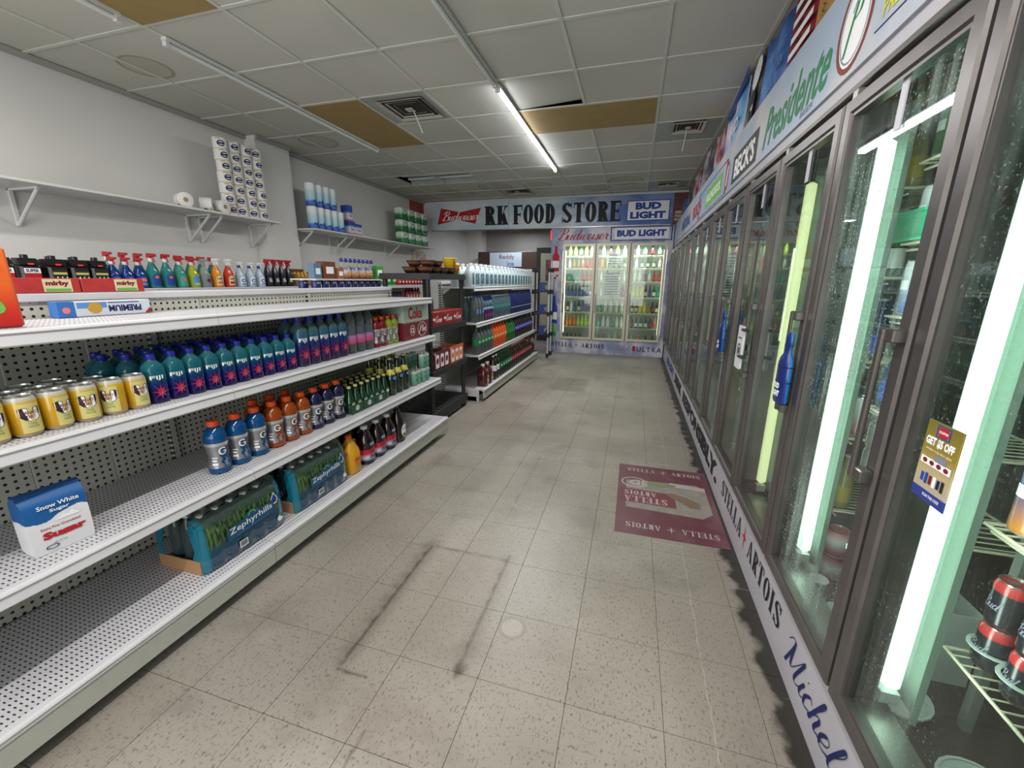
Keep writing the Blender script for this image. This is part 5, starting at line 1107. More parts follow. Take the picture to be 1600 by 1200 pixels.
# open cardboard box with bear bottles
t = thing('cardboard_box', 'open brown cardboard box holding honey bottles on the wall shelf', 'box', (XW+.03, 3.86, ZW)); cb = mat('cardboard', (150, 112, 66), .85, noise=.06)
ob('box', MB().box(-.004, 0, 0, .3, 0, .10).box(-.2, -.196, 0, .3, 0, .15).box(-.196, -.004, 0, .004, 0, .13).box(-.196, -.004, .296, .3, 0, .12).box(-.196, -.004, .004, .296, 0, .004).mesh('box', cb), t)
ob('flap', MB().prism([(-.2, .15), (-.196, .15), (-.16, .19), (-.164, .19)], 0, .3, 1).mesh('flap', cb), t)
flat('print', fit(rect2(0, 1, 0, 1), .1, .008), (.0008, .18, .02), (0, 1, 0), (0, 0, 1), ink['brown'], t)
hon = vessel('honey_bottle', 'bottle', [(.02, 0), (.025, .01), (.026, .06), (.018, .09), (.022, .105), (.02, .12), (.01, .13)], mat('honey', (206, 150, 50), .2), 10, (.01, .128, .15, capm['yellow']), None, [(rect2(0, 1, 0, 1), .03, .03, .045, ink['white'], 0)])
for i in range(5): hon.put((XW-.03, 3.895+.055*i, ZW+.0045), f'amber honey bottle in the open box, {nth(i)} of five', 'honey bottles in the cardboard box')
# small dark-capped bottles behind
sbk = vessel('sauce_bottle', 'bottle', [(.018, 0), (.022, .01), (.022, .09), (.009, .13), (.009, .16)], mat('sauce_olive', (90, 96, 60), .15), 10, (.011, .15, .165, capm['green']), None, [(rect2(0, 1, 0, 1), .03, .04, .05, ink['white'], 0)])
for i in range(6): sbk.put((XW-.22, 3.95+.07*i, ZW), f'small green capped bottle behind the cardboard box, {nth(i)} of six', 'small bottles behind the cardboard box')
def simple_box(label, loc, dims, col, group=None, pr_=None, name='packet', cat='packet'):
    return carton(label, loc, dims, mat('pk_%d_%d_%d' % col, col, .4), pr_ or [(rect2(0, 1, 0, 1), dims[1]*.2, dims[1]*.8, dims[2]*.3, dims[2]*.7, ink['white'])], cat, group, name, flap=False)
for i in range(4): simple_box(f'bright green snack packet on the far wall shelf, {nth(i)} of four', (XW, 5.35+.16*i, ZW), (.06, .14, .17), (50, 150, 50), 'green packets on the wall shelf')
rc_ = can('food_can', 'can', mat('red_can', (176, 36, 40), .3), .04, .11, [(rect2(0, 1, 0, 1), .05, .03, .05, ink['white'], 0)], n=12)
for i in range(9): rc_.put((XW+.02, 5.98+.1*i, ZW), f'small red can on the far wall shelf, {nth(i)} of nine', 'red cans on the wall shelf')
pb = vessel('juice_bottle', 'bottle', [(.026, 0), (.03, .01), (.03, .13), (.014, .18), (.013, .19)], mat('purple_drink', (52, 24, 52), .12), 10, (.015, .185, .2, capm['white']), None, [(rect2(0, 1, 0, 1), .035, .05, .08, ink['grey'], 0)])
for i in range(14): pb.put((-3.72, 5.0+.09*i, .98), f'purple drink bottle on the lower wall shelf, {nth(i)} of fourteen', 'purple bottles on the lower wall shelf')
pb2 = vessel('juice_bottle', 'bottle', [(.036, 0), (.04, .01), (.04, .15), (.018, .21), (.016, .22)], mat('red_drink', (120, 24, 40), .12), 10, (.018, .215, .235, capm['red']), None, [(rect2(0, 1, 0, 1), .05, .06, .09, ink['cream'], 0)])
for i in range(5): pb2.put((-3.72, 6.35+.1*i, .98), f'red drink bottle at the far lower wall shelf, {nth(i)} of five', 'red bottles on the lower wall shelf')
# board with cans under, pouches and jars on it (far face of the unit)
XB = -2.33; gy = [2.66+.088*i for i in range(10)]
goya = can('food_can', 'can', matz('goya_can', [(0, (170, 170, 170)), (.006, (28, 34, 90)), (.082, (34, 40, 104)), (.088, (200, 200, 200))], .3), .036, .09, [(rect2(0, 1, 0, 1), .03, .06, .042, ink['white'], .7), (text2d('GOYA', .04), .04, .012, .07, ink['white'], -.1)], n=14)
for i, y in enumerate(gy): goya.put((XB, y, 1.245), f'small navy food can under the thin board, {nth(i)} of ten', 'navy food cans under the thin board')
for i, y in enumerate(gy[::3]): goya.put((XB-.12, y, 1.245), f'navy food can in the rear row under the board, {nth(i)} of four', 'navy food cans under the thin board')
t = thing('board', 'thin white board resting on the row of small navy cans', 'board', (XB-.06, 3.06, 1.335)); ob('panel', MB().bbox(-.12, .12, -.46, .46, 0, .01, .002).mesh('panel', white_paint), t); ob('edge_strip', MB().box(.1195, .1215, -.46, .46, .001, .009).mesh('edge_strip', shelfm), t)
ZB = 1.345
simple_box('blue and white coffee pouch at the near end of the thin board', (XB+.03, 2.62, ZB), (.06, .08, .11), (90, 116, 140)); simple_box('brown chocolate packet next to the pale pouch on the board', (XB+.03, 2.72, ZB), (.07, .14, .13), (110, 60, 36))
simple_box('tan chocolate drink packet standing low on the board', (XB+.04, 2.865, ZB), (.05, .08, .085), (150, 96, 60))
jar = vessel('cookie_jar', 'jar', [(.04, 0), (.046, .008), (.046, .08), (.04, .09)], matz('jar_print', [(0, (50, 40, 90)), (.02, (170, 100, 40)), (.06, (200, 190, 190)), (.09, (60, 70, 140))], .25), 12, (.043, .088, .105, capm['grey']), None, [(disc2(0, 0, 1, 1), .05, .03, .045, ink['gold'], 0)])
tops = mat('foil_blue_top', (60, 70, 160), .3, .3)
crown = MB()
for a in range(5): crown.prism([(0, .105), (.01, .105), (.03, .135), (.015, .14)], -.006+.0*a, .006, 1)
for i in range(7):
    y = 2.98+.1*(i if i < 4 else i-3.5); x = XB+.02 - (0 if i < 4 else .1)
    if i < 4 or i > 4: jar.put((x, y, ZB), f'striped blue and gold jar on the board, {("front","second")[i > 3]} row, {nth(i % 4)}', 'striped jars on the board')
lp = Proto('wrapped_lollipop', 'lollipop', MB().lathe([(.003, 0), (.003, .03)], 6).mesh('wrapped_lollipop', white_paint)); lp.part('wrapper', MB().lathe([(.006, .028), (.016, .036), (.017, .044), (.008, .052), (.014, .060)], 8).mesh('wrapper', tops, smooth=True))
for i in range(8): lp.put((XB+.02, 2.945+.058*i, ZB+.105 if abs((2.945+.058*i-2.98) % .1-.05) > .012 else ZB+.105), f'blue wrapped lollipop on the jar tops, {nth(i)} of eight', 'blue wrapped lollipops above the jars')
simple_box('green cookie packet at the far end of the board', (XB+.04, 3.39, ZB), (.07, .12, .12), (50, 140, 60))

# --- wall shelf goods
ZS = 1.94
tpm = mat('paper_white', (222, 220, 216), .7); tpm2 = mat('paper_cream', (214, 206, 188), .7)
tp = Proto('toilet_roll', 'toilet roll', MB().lathe([(.054, 0), (.06, .004), (.06, .092), (.054, .096)], 18).mesh('toilet_roll', tpm, smooth=True))
tp.part('print', wrapmesh('print', fit(merge(ring2(0, 0, 1, .8, .3, .3, .3, 5.6, 12), rect2(-.9, .9, -.25, .2)), .066, .052), .0606, .044, ink['navy'], -.35)); tp.part('print', wrapmesh('print', fit(text2d('scott', .05, .2), .045, .018), .0612, .045, ink['navy'], -.35)); tp.part('print', wrapmesh('print', fit(rect2(0, 1, 0, 1), .04, .009), .0608, .083, ink['gold'], -.7))
tp.part('core', MB().lathe([(.02, .0955), (.02, .0965)], 10).mesh('core', mat('roll_core', (150, 130, 100), .8)))
heights = (7, 7, 7, 7, 6)
for c_ in range(4):
    for q in range(7):
        if c_ == 3 and q > 6: continue
        tp.put((-3.83+.005*math.sin(q*2+c_), 3.325+.1225*c_+.0008*math.cos(q*3+c_), ZS+.0962*q), f'wrapped toilet roll in the {nth(c_)} column of the tall stack, {("bottom" if q == 0 else "top" if q == 6 else nth(q)+" above the shelf roll")}', 'stacked toilet rolls on the wall shelf', rz=random.uniform(-.25, .35))
for i, (y, rz) in enumerate(((2.87, 0), (3.03, .5), (3.20, -.3))):
    tp.put((-3.83, y, ZS+.054), f'loose toilet roll lying on its side, {nth(i)} from the near bracket', 'loose toilet rolls on the wall shelf', rot=(0, PI/2, rz+(.3 if i else -.3)))
pt = Proto('paper_towel_roll', 'paper towel', MB().lathe([(.05, 0), (.058, .006), (.058, .252), (.05, .258)], 16).mesh('paper_towel_roll', matz('towel_print', [(0, (30, 60, 150)), (.05, (60, 110, 190)), (.07, (150, 190, 210)), (.16, (180, 206, 214)), (.20, (214, 222, 224)), (.258, (226, 226, 226))], .45), smooth=True))
pt.part('print', wrapmesh('print', fit(poly2([(0, 0), (.2, .5), (.5, .2), (.7, .9), (1, .3), (1, 0)]), .09, .05), .0586, .07, ink['blue'], 0)); pt.part('core', MB().lathe([(.02, .2575), (.02, .2585)], 10).mesh('core', mat('roll_core', (150, 130, 100), .8)))
for q in range(2):
    for i in range(5 if q == 0 else 4): pt.put((-3.82, 4.42+.122*i, ZS+.2586*q), f'blue and white paper towel roll, {nth(i)} from the pilaster in the {("lower","upper")[q]} row', 'paper towel rolls on the wall shelf', rz=random.uniform(-.3, .3))
nb = lambda label, y, z, h, w_: carton(label, (-3.76, y, z), (.12, w_, h), matz('napkin_pack', [(0, (180, 40, 60)), (.04, (200, 206, 220)), (.09, (190, 200, 220)), (.12, (40, 70, 150)), (.2, (50, 80, 160))], .4), [(text2d('Napkins', .03, .2), .02, w_-.02, .05, .08, ink['red'])], 'packet', 'napkin packs on the wall shelf', 'napkin_pack', flap=False)
nb('blue and red napkin pack standing on the shelf by the towel rolls', 5.03, ZS, .17, .13); nb('shorter blue napkin pack at the end of the towel rolls', 5.17, ZS, .15, .13); nb('upper blue napkin pack stacked on the towel rolls end', 5.03, ZS+.1705, .2, .09)
gt = Proto('tissue_pack', 'tissue pack', MB().bbox(-.07, .07, -.1, .1, 0, .19, .02).mesh('tissue_pack', matz('green_pack', [(0, (24, 96, 44)), (.07, (30, 120, 50)), (.11, (190, 210, 190)), (.19, (222, 226, 222))], .4)))
gt.part('print', flatmesh('print', fit(poly2([(0, 0), (.3, .6), (.6, .4), (1, 1), (1, 0)]), .16, .08), (.0708, 0, .08), (0, 1, 0), (0, 0, 1), ink['green'])); gt.part('print', flatmesh('print', fit(text2d('Eco', .03), .06, .03), (.0712, .02, .15), (0, 1, 0), (0, 0, 1), ink['charcoal']))
for i in range(4):
    for q in range(3): gt.put((-3.84, 6.5+.24*i, ZS+.1905*q), f'green and white tissue pack, {nth(i)} column of the far stack, {("bottom","middle","top")[q]}', 'green tissue packs on the wall shelf')
t = thing('wall_poster', 'red beer poster on the wall behind the green tissue packs', 'poster', (XL+.004, 7.56, 2.06)); ob('sheet', MB().box(0, .006, -.26, .27, .0, .74).mesh('sheet', collage('red_poster', [(130, 34, 34), (176, 60, 48), (110, 26, 30)], 3, 29)), t)
flat('print', merge(*[rect2(-.12, .14, .1+.1*i, .13+.1*i) for i in range(5)]), (.0075, 0, 0), (0, 1, 0), (0, 0, 1), ink['cream'], t)
t = thing('price_board', 'cream price board with rows of small writing below the wall shelf', 'sign', (XL+.004, 7.56, 1.45)); ob('sheet', MB().box(0, .008, -.26, .27, 0, .45).mesh('sheet', mat('cream_board', (176, 156, 128), .5)), t)
flat('print', merge(*[rect2(-.24, .25, .06*i+.03, .06*i+.05) for i in range(7)]), (.009, 0, 0), (0, 1, 0), (0, 0, 1), mat('board_line', (206, 192, 168), .5), t)
flat('lettering', merge(*[moved(fit(text2d(s_, .01), .12, .016), -.1, .04+.06*i) for i, s_ in enumerate(('MENTHOL', 'BOX', 'CARTON', 'GOLD', 'SILVER', 'LIGHTS', 'KINGS'))]), (.0098, 0, 0), (0, 1, 0), (0, 0, 1), ink['brown'], t)

# --- plastic rack goods
bowl = Proto('noodle_bowl', 'bowl', MB().lathe([(.035, 0), (.045, .004), (.07, .05), (.073, .052)], 14).mesh('noodle_bowl', matz('bowl_print', [(0, (40, 20, 16)), (.02, (70, 30, 24)), (.035, (150, 110, 80)), (.052, (60, 24, 22))], .35), smooth=True)); bowl.part('lid', MB().lathe([(.075, .051), (.075, .055)], 14).mesh('lid', mat('bowl_lid', (60, 26, 24), .4)))
for i, (x, y, z) in enumerate(((-1.76, 3.34, 1.40), (-1.76, 3.50, 1.40), (-1.76, 3.66, 1.40), (-1.78, 3.42, 1.4555), (-1.78, 3.58, 1.4555), (-1.92, 3.36, 1.40), (-1.92, 3.52, 1.40), (-1.92, 3.44, 1.4555))):
    bowl.put((x, y, z), f'dark red noodle bowl on the black rack top, {nth(i)} in the heap', 'noodle bowls on the black rack')
tub = Proto('yellow_tub', 'tub', MB().lathe([(.045, 0), (.05, .006), (.062, .085), (.064, .09)], 14).mesh('yellow_tub', mat('tub_yellow', (214, 180, 30), .4), smooth=True)); tub.part('lid', MB().lathe([(.067, .088), (.067, .097), (.06, .098)], 14).mesh('lid', mat('tub_lid', (222, 190, 40), .35))); tub.part('print', wrapmesh('print', fit(disc2(0, 0, 1, 1), .05, .04), .0605, .048, ink['red'], 0))
bowl.put((-1.76, 3.84, 1.40), 'dark noodle bowl under the yellow tubs at the rack corner'); tub.put((-1.76, 3.84, 1.4552), 'yellow tub standing on a dark bowl on the black rack'); tub.put((-1.78, 3.98, 1.40), 'yellow tub nearest the far corner of the black rack top'); tub.put((-1.93, 3.9, 1.40), 'yellow tub in the second row on the black rack top')
redc = mat('coke_red', (140, 22, 30), .35)
for i, y in enumerate((3.328, 3.553, 3.778)): carton(f'red soda carton on the second tier of the black rack, {nth(i)} of three', (-1.705, y, .935), (.2, .22, .125), redc, [(script('Coca', .25, .08), .06, .19, .03, .09, ink['white']), (rect2(0, 1, 0, 1), .01, .05, .05, .07, ink['white'])], group='red soda cartons on the black rack')
def case24(label, y, m_, wy, band_):
    t = thing('drink_case', label, 'case', (-1.70, y, .53), 0, 'drink cases on the black rack')
    ob('tray', MB().box(-.26, 0, 0, wy, 0, .004).box(-.004, 0, 0, wy, 0, .17).box(-.26, -.256, 0, wy, 0, .12).box(-.256, -.004, 0, .004, 0, .15).box(-.256, -.004, wy-.004, wy, 0, .15).mesh('tray', m_), t)
    for k in range(int(wy/.1)):
        flat('print', fit(merge(rect2(-.5, .5, -1, .7), disc2(0, .7, .5, .25)), .07, .125), (.0008, .06+.1*k, .078), (0, 1, 0), (0, 0, 1), ink['white'], t); flat('print', fit(disc2(0, 0, 1, 1), .05, .06), (.0013, .06+.1*k, .08), (0, 1, 0), (0, 0, 1), band_, t)
    flat('print', fit(text2d('24', .04), .03, .02), (.0008, .02, .15), (0, 1, 0), (0, 0, 1), ink['white'], t)
    cc = MB().lathe([(.03, .006), (.031, .12), (.027, .126), (.025, .122)], 12).mesh('can', silver, smooth=True)
    for a in range(3):
        for k in range(int(wy/.07)): ob('can', cc, t, (-.045-a*.075, .042+k*.07, 0))
case24('dark red open case of cans with white label prints on the black rack', 3.325, mat('case_darkred', (104, 24, 34), .4), .34, ink['darkred'])
case24('orange open case of cans beside the dark red one on the rack', 3.668, mat('case_orange', (206, 96, 52), .4), .33, ink['orange'])
vessel('water_bottle', 'bottle', [(.034, 0), (.042, .01), (.042, .19), (.03, .23), (.014, .255), (.014, .26)], clear, 12, (.016, .258, .275, capm['black'])).put((-1.95, 3.75, .935), 'clear bottle with black cap behind the red cartons on the rack')

# --- second unit
ink_j = mat('jug_print', (24, 84, 96), .5)
jg = mat('jug_translucent', (176, 194, 200), .35, coat=.3)
wj = jug('water_jug', 'jug', jg, capm['white'], [(moved(fit(text2d('SPRING', .05), 1, .3), 0, 0, PI/2), .022, .12, .085, ink_j, -.35), (moved(fit(text2d('WATER', .05), 1, .3), 0, 0, PI/2), .022, .12, .085, ink_j, .35)], .25, .068)
for r in range(2):
    for i in range(17): wj.put((-1.725-.16*r, 4.31+.156*i, 1.275), f'white gallon water jug, {nth(i)} from the near end, {("front","rear")[r]} row', 'white water jugs on the second unit top', rz=-.5)
def soda(name, body, capc, sl, slz=(.11, .18), h=.30, r=.05, pr_=(), clearm=False, n=12):
    k = h/.3
    return vessel('soda_bottle', 'bottle', [(r*.8, 0), (r, .012), (r*.98, .1*k), (r*1.0, .19*k), (r*.8, .225*k), (r*.35, .27*k), (r*.28, .28*k), (r*.28, .288*k)], body, n, (r*.33, .282*k, h, capc), (slz[0]*k, slz[1]*k, r*1.02, sl), pr_)
cola = mat('cola', (30, 12, 10), .08, coat=.4); og = clearmat('orange_soda', (214, 84, 34), .15, .08); gs = mat('green_soda', (30, 90, 36), .1, coat=.3)
P3 = [(5, soda('s1', clear, capm['green'], ink['green'], pr_=[(text2d('Sprite', .04, .2), .07, .03, .145, ink['white'], 0)]), 'clear lemon soda bottle with green sleeve'), (5, soda('s2', og, capm['orange'], ink['orange'], pr_=[(text2d('Fanta', .04, .2), .06, .025, .145, ink['white'], 0)]), 'orange soda bottle'), (4, soda('s3', gs, capm['green'], ink['green'], pr_=[(text2d('DEW', .04, .2), .05, .025, .145, ink['red'], 0)]), 'green soda bottle'), (10, soda('s4', cola, capm['blue'], mat('violet_sleeve', (60, 56, 170), .35), pr_=[(text2d('Pepsi', .04), .06, .025, .145, ink['white'], 0)]), 'dark soda bottle with violet blue sleeve')]
y = 4.30
for cnt, p, nm in P3:
    for i in range(cnt):
        p.put((-1.665, y, .525), f'{nm}, {nth(i)} of {cnt}, second unit third shelf', 'soda bottles on the second unit'); y += .1085
wv1 = vessel('water_bottle', 'bottle', [(.034, 0), (.042, .01), (.042, .19), (.03, .25), (.015, .285), (.014, .29)], clear, 12, (.016, .286, .30, capm['blue']), None, [(rect2(0, 1, 0, 1), .05, .05, .12, ink['sky'], 0)])
wv2 = vessel('water_bottle', 'bottle', [(.026, 0), (.032, .01), (.032, .18), (.022, .23), (.013, .26), (.012, .27)], clearmat('clear_slim', (100, 130, 140), .58, .05), 10, (.014, .266, .28, capm['white']), None, [(rect2(0, 1, 0, 1), .04, .04, .14, ink['teal'], 0)])
nv = vessel('flavoured_water_bottle', 'bottle', [(.032, 0), (.038, .01), (.038, .2), (.03, .25), (.018, .3), (.016, .31)], mat('navy_bottle', (30, 36, 96), .3), 10, (.019, .306, .325, mat('cap_navy', (24, 28, 80), .4)), None, [(rect2(0, 1, 0, 1), .05, .006, .09, ink['white'], 0)])
y = 4.29
for i in range(3): wv1.put((-1.68, y, .885), f'clear two litre water bottle at the near end, {nth(i)} of three', 'water bottles on the second unit'); y += .092
for i in range(4): wbig.put((-1.68, y, .885), f'blue and pink printed water bottle on the second unit, {nth(i)} of four', 'water bottles on the second unit'); y += .082
for i in range(10): wv2.put((-1.68, y, .885), f'slim clear water bottle on the second unit, {nth(i)} of ten', 'water bottles on the second unit'); y += .077
for i in range(15):
    if y > 6.9: break
    nv.put((-1.68, y, .885), f'navy blue bottle on the second shelf of the second unit, {nth(i)} from the clear ones', 'navy bottles on the second unit'); y += .0805
for i in range(12): wv2.put((-1.79, 4.3+.1*i, .885), f'slim clear water bottle in the rear row of the second unit, {nth(i)}', 'water bottles on the second unit')
rj = jug('juice_jug', 'jug', mat('apple_juice', (74, 22, 24), .15, coat=.3), capm['white'], [(disc2(0, 0, 1, 1), .06, .1, .085, ink['cream'], 0), (disc2(0, 0, 1, 1), .05, .03, .10, ink['darkred'], 0)], .26, .062)
for i in range(2): rj.put((-1.63, 4.40+.15*i, .14), f'dark red juice jug on the bottom deck of the second unit, {("nearer","farther")[i]} one', 'red juice jugs on the second unit')
c1 = soda('c1', cola, capm['white'], ink['white'], pr_=[(text2d('Diet', .03, .2), .05, .02, .145, ink['red'], 0)]); c2 = soda('c2', mat('dark_green_soda', (20, 40, 20), .08), capm['green'], ink['green'], pr_=[(disc2(0, 0, 1, 1), .05, .03, .145, ink['white'], 0)]); c3 = soda('c3', cola, capm['red'], mat('cola_sleeve', (150, 40, 50), .35), pr_=[(script('Coca', .25, .08), .06, .025, .145, ink['white'], 0)])
y = 4.74
for cnt, p, nm in ((2, c1, 'dark cola bottle with white sleeve'), (5, c2, 'dark green ginger soda bottle'), (11, c3, 'cola bottle with red cap and red sleeve')):
    for i in range(cnt):
        if y > 6.62: break
        p.put((-1.62, y, .14), f'{nm}, {nth(i)} of its run on the bottom deck', 'soda bottles on the second unit deck'); y += .1085
for i in range(3): soda('c4%d' % i, cola, capm['black'], ink['charcoal'], h=.2, r=.035).put((-1.62, 6.68+.085*i, .14), f'small dark bottle at the far end of the deck, {nth(i)} of three', 'small dark bottles on the second unit deck')
# --- display tower with black joints
t = thing('display_tower', 'white pole display tower with black joints past the second unit', 'display stand', (-1.56, 7.32, 0)); plm = mat('pole_white', (190, 192, 192), .4)
for sx in (-.14, .14):
    for sy in (-.14, .14):
        ob('pole', MB().lathe([(.014, 0), (.014, 1.56)], 10, (sx, sy)).mesh('pole', plm, smooth=True), t)
        for z in (.04, .4, .78, 1.16, 1.53): ob('joint', MB().lathe([(.026, -.035), (.03, -.02), (.03, .02), (.026, .035)], 10).mesh('joint', black_plastic, smooth=True), t, (sx, sy, z))
for z in (.4, .78, 1.16): ob('shelf', MB().bbox(-.12, .12, -.12, .12, -.008, .0, .002).mesh('shelf', black_plastic), t, (0, 0, z))
for i, z in enumerate((.4, .78, 1.16)):
    for q, cc in enumerate(((40, 60, 120), (60, 60, 64), (90, 70, 60))): simple_box(f'small dark packet on the display tower, {("lower","middle","upper")[i]} shelf, {nth(q)}', (-1.5, 7.215+.07*q, z), (.1, .06, .16), cc, 'packets on the display tower')

# ================================================================ COOLER CONTENTS
SXX = SX
def tallcan(nm, c1_, c2_, h=.17, r=.034): return can('beer_can', 'can', matz('bc_'+nm, [(0, (180, 180, 184)), (.01, c1_), (h*.6, c2_), (h-.012, (190, 190, 194))], .25, coat=.3), r, h, [(rect2(0, 1, 0, 1), .04, .03, h*.55, ink['white'], 0)], n=12)
def beer(nm, glass_c, lab_c, h=.23, r=.031, capc='grey'):
    return vessel('beer_bottle', 'bottle', [(r*.85, 0), (r, .008), (r, h*.5), (r*.85, h*.6), (r*.42, h*.76), (r*.38, h*.96)], mat('bg_'+nm, glass_c, .12), 10, (r*.46, h*.955, h, capm[capc]), (h*.12, h*.42, r*1.02, mat('bl_'+nm, lab_c, .4)))
blackcan = can('beer_can', 'can', matz('bc_black', [(0, (150, 30, 40)), (.008, (24, 26, 34)), (.092, (28, 30, 40)), (.096, (170, 40, 44)), (.113, (180, 50, 50))], .25, coat=.4), .0335, .122, [(script('Bud', .25, .08), .045, .03, .06, ink['grey'], 0)])
silv = tallcan('silver', (160, 165, 175), (190, 192, 198)); bl = tallcan('bluesilver', (90, 110, 170), (180, 186, 196), .18); orc = tallcan('orange', (196, 120, 20), (30, 70, 130), .19, .036); grc = tallcan('green', (24, 74, 40), (70, 110, 60), .16); rdc = tallcan('redc', (120, 20, 30), (150, 150, 150), .16)
bb = beer('blue', (60, 66, 90), (50, 70, 160)); bbr = beer('brown', (60, 34, 18), (200, 190, 160)); bgr = beer('green', (24, 80, 36), (210, 214, 210)); bcl = beer('clear', (120, 110, 60), (150, 130, 40)); bpk = beer('pink', (190, 130, 110), (200, 90, 100)); bdk = beer('dark', (30, 24, 24), (150, 40, 40))
F = PI
yA = Y0+W  # .50 -> first fully visible door starts here
GC = 'cans and bottles in the nearest cooler doors'
# nearest door
X_ = SX+.045
z = DS[2][0]+.006
YN4 = (1.115, 1.025, .935, .845)
for i, y in enumerate(YN4):
    for q in range(2): blackcan.put((X_+.01, y, z+q*.123), f'black beer can with a red rim, {nth(i)} from the light tube, {("lower","upper")[q]} of its pair', GC, rz=F)
    t = thing('can_divider', f'clear plastic ring between the stacked black cans, {nth(i)} from the light tube', 'plastic ring', (X_+.01, y, z+.05), 0, 'clear rings around the black cans')
    ob('ring', MB().lathe([(.038, 0), (.046, .001), (.046, .004), (.038, .005)], 18, cap=False).mesh('ring', clearmat('ring_clear', (210, 225, 220), .5, .1), smooth=True), t)
z = DS[2][1]+.006
for i, y in enumerate(YN4): orc.put((X_, y, z), f'orange and blue tall can, {nth(i)} from the light tube on the near second shelf', GC, rz=F)
for zi, p, nm in ((2, grc, 'green'), (3, rdc, 'red and silver')):
    for i, y in enumerate(YN4): p.put((X_, y, DS[2][zi]+.006), f'{nm} can behind the nearest door, {nth(i)} from the light tube', GC, rz=F)
# second door, wet
for i, y in enumerate((1.735, 1.645, 1.555, 1.465, 1.375)):
    silv.put((X_, y, DS[3][3]+.006), f'silver tall can in the green carrier, {nth(i)} from the far side of the wet door', GC, rz=F); bl.put((X_, y, DS[3][2]+.006), f'blue and silver tall can, {nth(i)} from the far side of the wet door', GC, rz=F)
    bb.put((X_, y, DS[3][1]+.006), f'bottle with blue label, {nth(i)} from the far side of the wet door', GC, rz=F)
    for q in range(2): can('beer_can', 'can', silver, .033, .10, n=12).put((X_, y, DS[3][0]+.006+.1*q), f'short plain silver can, {nth(i)} from the far side, {("lower","upper")[q]} tier, wet door', GC, rz=F) if (i, q) else can('beer_can', 'can', silver, .033, .10, n=12).put((X_, y, DS[3][0]+.006), 'short plain silver can beside the bright tube, lower tier, wet door', GC, rz=F)
    (grc if i != 1 else bpk).put((X_, y, DS[3][4]+.006), f'{"pink" if i == 1 else "green"} drink on the top wire shelf, {nth(i)} from the far side of the wet door', GC, rz=F)
t = thing('can_carrier', 'green plastic carrier around the silver cans behind the wet door', 'carrier', (X_, 1.6, DS[3][3]+.006)); gp = mat('green_plastic', (40, 160, 120), .3)
ob('wall', MB().box(-.045, -.040, -.24, .24, .01, .09).box(.04, .045, -.24, .24, .01, .09).mesh('wall', gp), t); ob('rim', MB().box(-.06, -.045, -.25, .25, .0, .008).box(-.05, -.045, -.25, .25, .088, .098).mesh('rim', gp), t)
# crate, tins and lids on the cooler floor
t = thing('bottle_crate', 'white plastic crate on the cooler floor behind the wet door', 'crate', (X_+.06, 1.50, .12)); cw = mat('crate_white', (190, 196, 194), .4)
ob('wall', MB().box(-.12, -.115, -.14, .14, 0, .25).box(.115, .12, -.14, .14, 0, .25).box(-.115, .115, -.14, -.135, 0, .25).box(-.115, .115, .135, .14, 0, .25).mesh('wall', cw), t); ob('rim', MB().box(-.125, -.11, -.145, .145, .25, .27).mesh('rim', cw), t)
for q in range(2): rc2 = can('food_can', 'can', matz('rw_tin', [(0, (190, 190, 190)), (.02, (150, 40, 50)), (.08, (200, 200, 200)), (.118, (160, 50, 56))], .3), .045, .12, n=14).put((X_-.02, 1.80, .12+.121*q), f'red and white tin stacked on the cooler floor, {("bottom","top")[q]}', 'tins on the cooler floor', rz=F)
dish = Proto('plastic_dish', 'dish', MB().lathe([(.05, 0), (.08, .02), (.085, .022), (.088, .018)], 20, cap=True).mesh('plastic_dish', mat('lid_plastic', (190, 200, 198), .2), smooth=True)); dish.part('rim', MB().lathe([(.083, .019), (.09, .019), (.09, .025), (.083, .025)], 20, cap=False).mesh('rim', white_paint, smooth=True))
for i, (y, x, z_, a) in enumerate(((1.26, X_-.06, .1215, .0), (1.50, X_+.06, .391, .2), (1.0, X_, .1215, .0), (.80, X_+.02, .1215, .0))): dish.put((x, y, z_), f'round clear plastic dish lying in the cooler, {nth(i)} from the wet door', 'plastic lids in the cooler')
glassjar = vessel('spice_jar', 'jar', [(.022, 0), (.03, .008), (.03, .03), (.024, .045), (.03, .06), (.03, .085)], mat('jar_glass', (130, 136, 120), .15), 14, (.034, .085, .092, white_paint))
for i, (x, y) in enumerate(((X_-.14, 1.74), (X_-.12, 1.50), (X_-.12, 1.66))): glassjar.put((x, y, .12+(.0)), f'small waisted glass jar on the cooler floor, {nth(i)} of three', 'small jars on the cooler floor', scale=1.0)
# remaining doors: rows of bottles
kinds = [(bb, 'blue labelled beer bottle'), (bbr, 'brown beer bottle'), (bgr, 'green beer bottle'), (silv, 'silver tall can'), (bcl, 'pale yellow bottle'), (grc, 'green can'), (rdc, 'red and silver can'), (bdk, 'dark bottle with red label')]
for k in range(4, 10):
    for zi, z in enumerate(DS[k]):
        p, nm = kinds[(k*3+zi*2) % len(kinds)]
        for i in range(5):
            y = Y0+k*W+.275+i*.1
            p.put((X_, y, z+.006), f'{nm}, {nth(k-2)} cooler door, {("lowest","second","third","fourth","top")[zi]} shelf, {nth(i)} from the near side', 'bottles behind the middle cooler doors', rz=F)
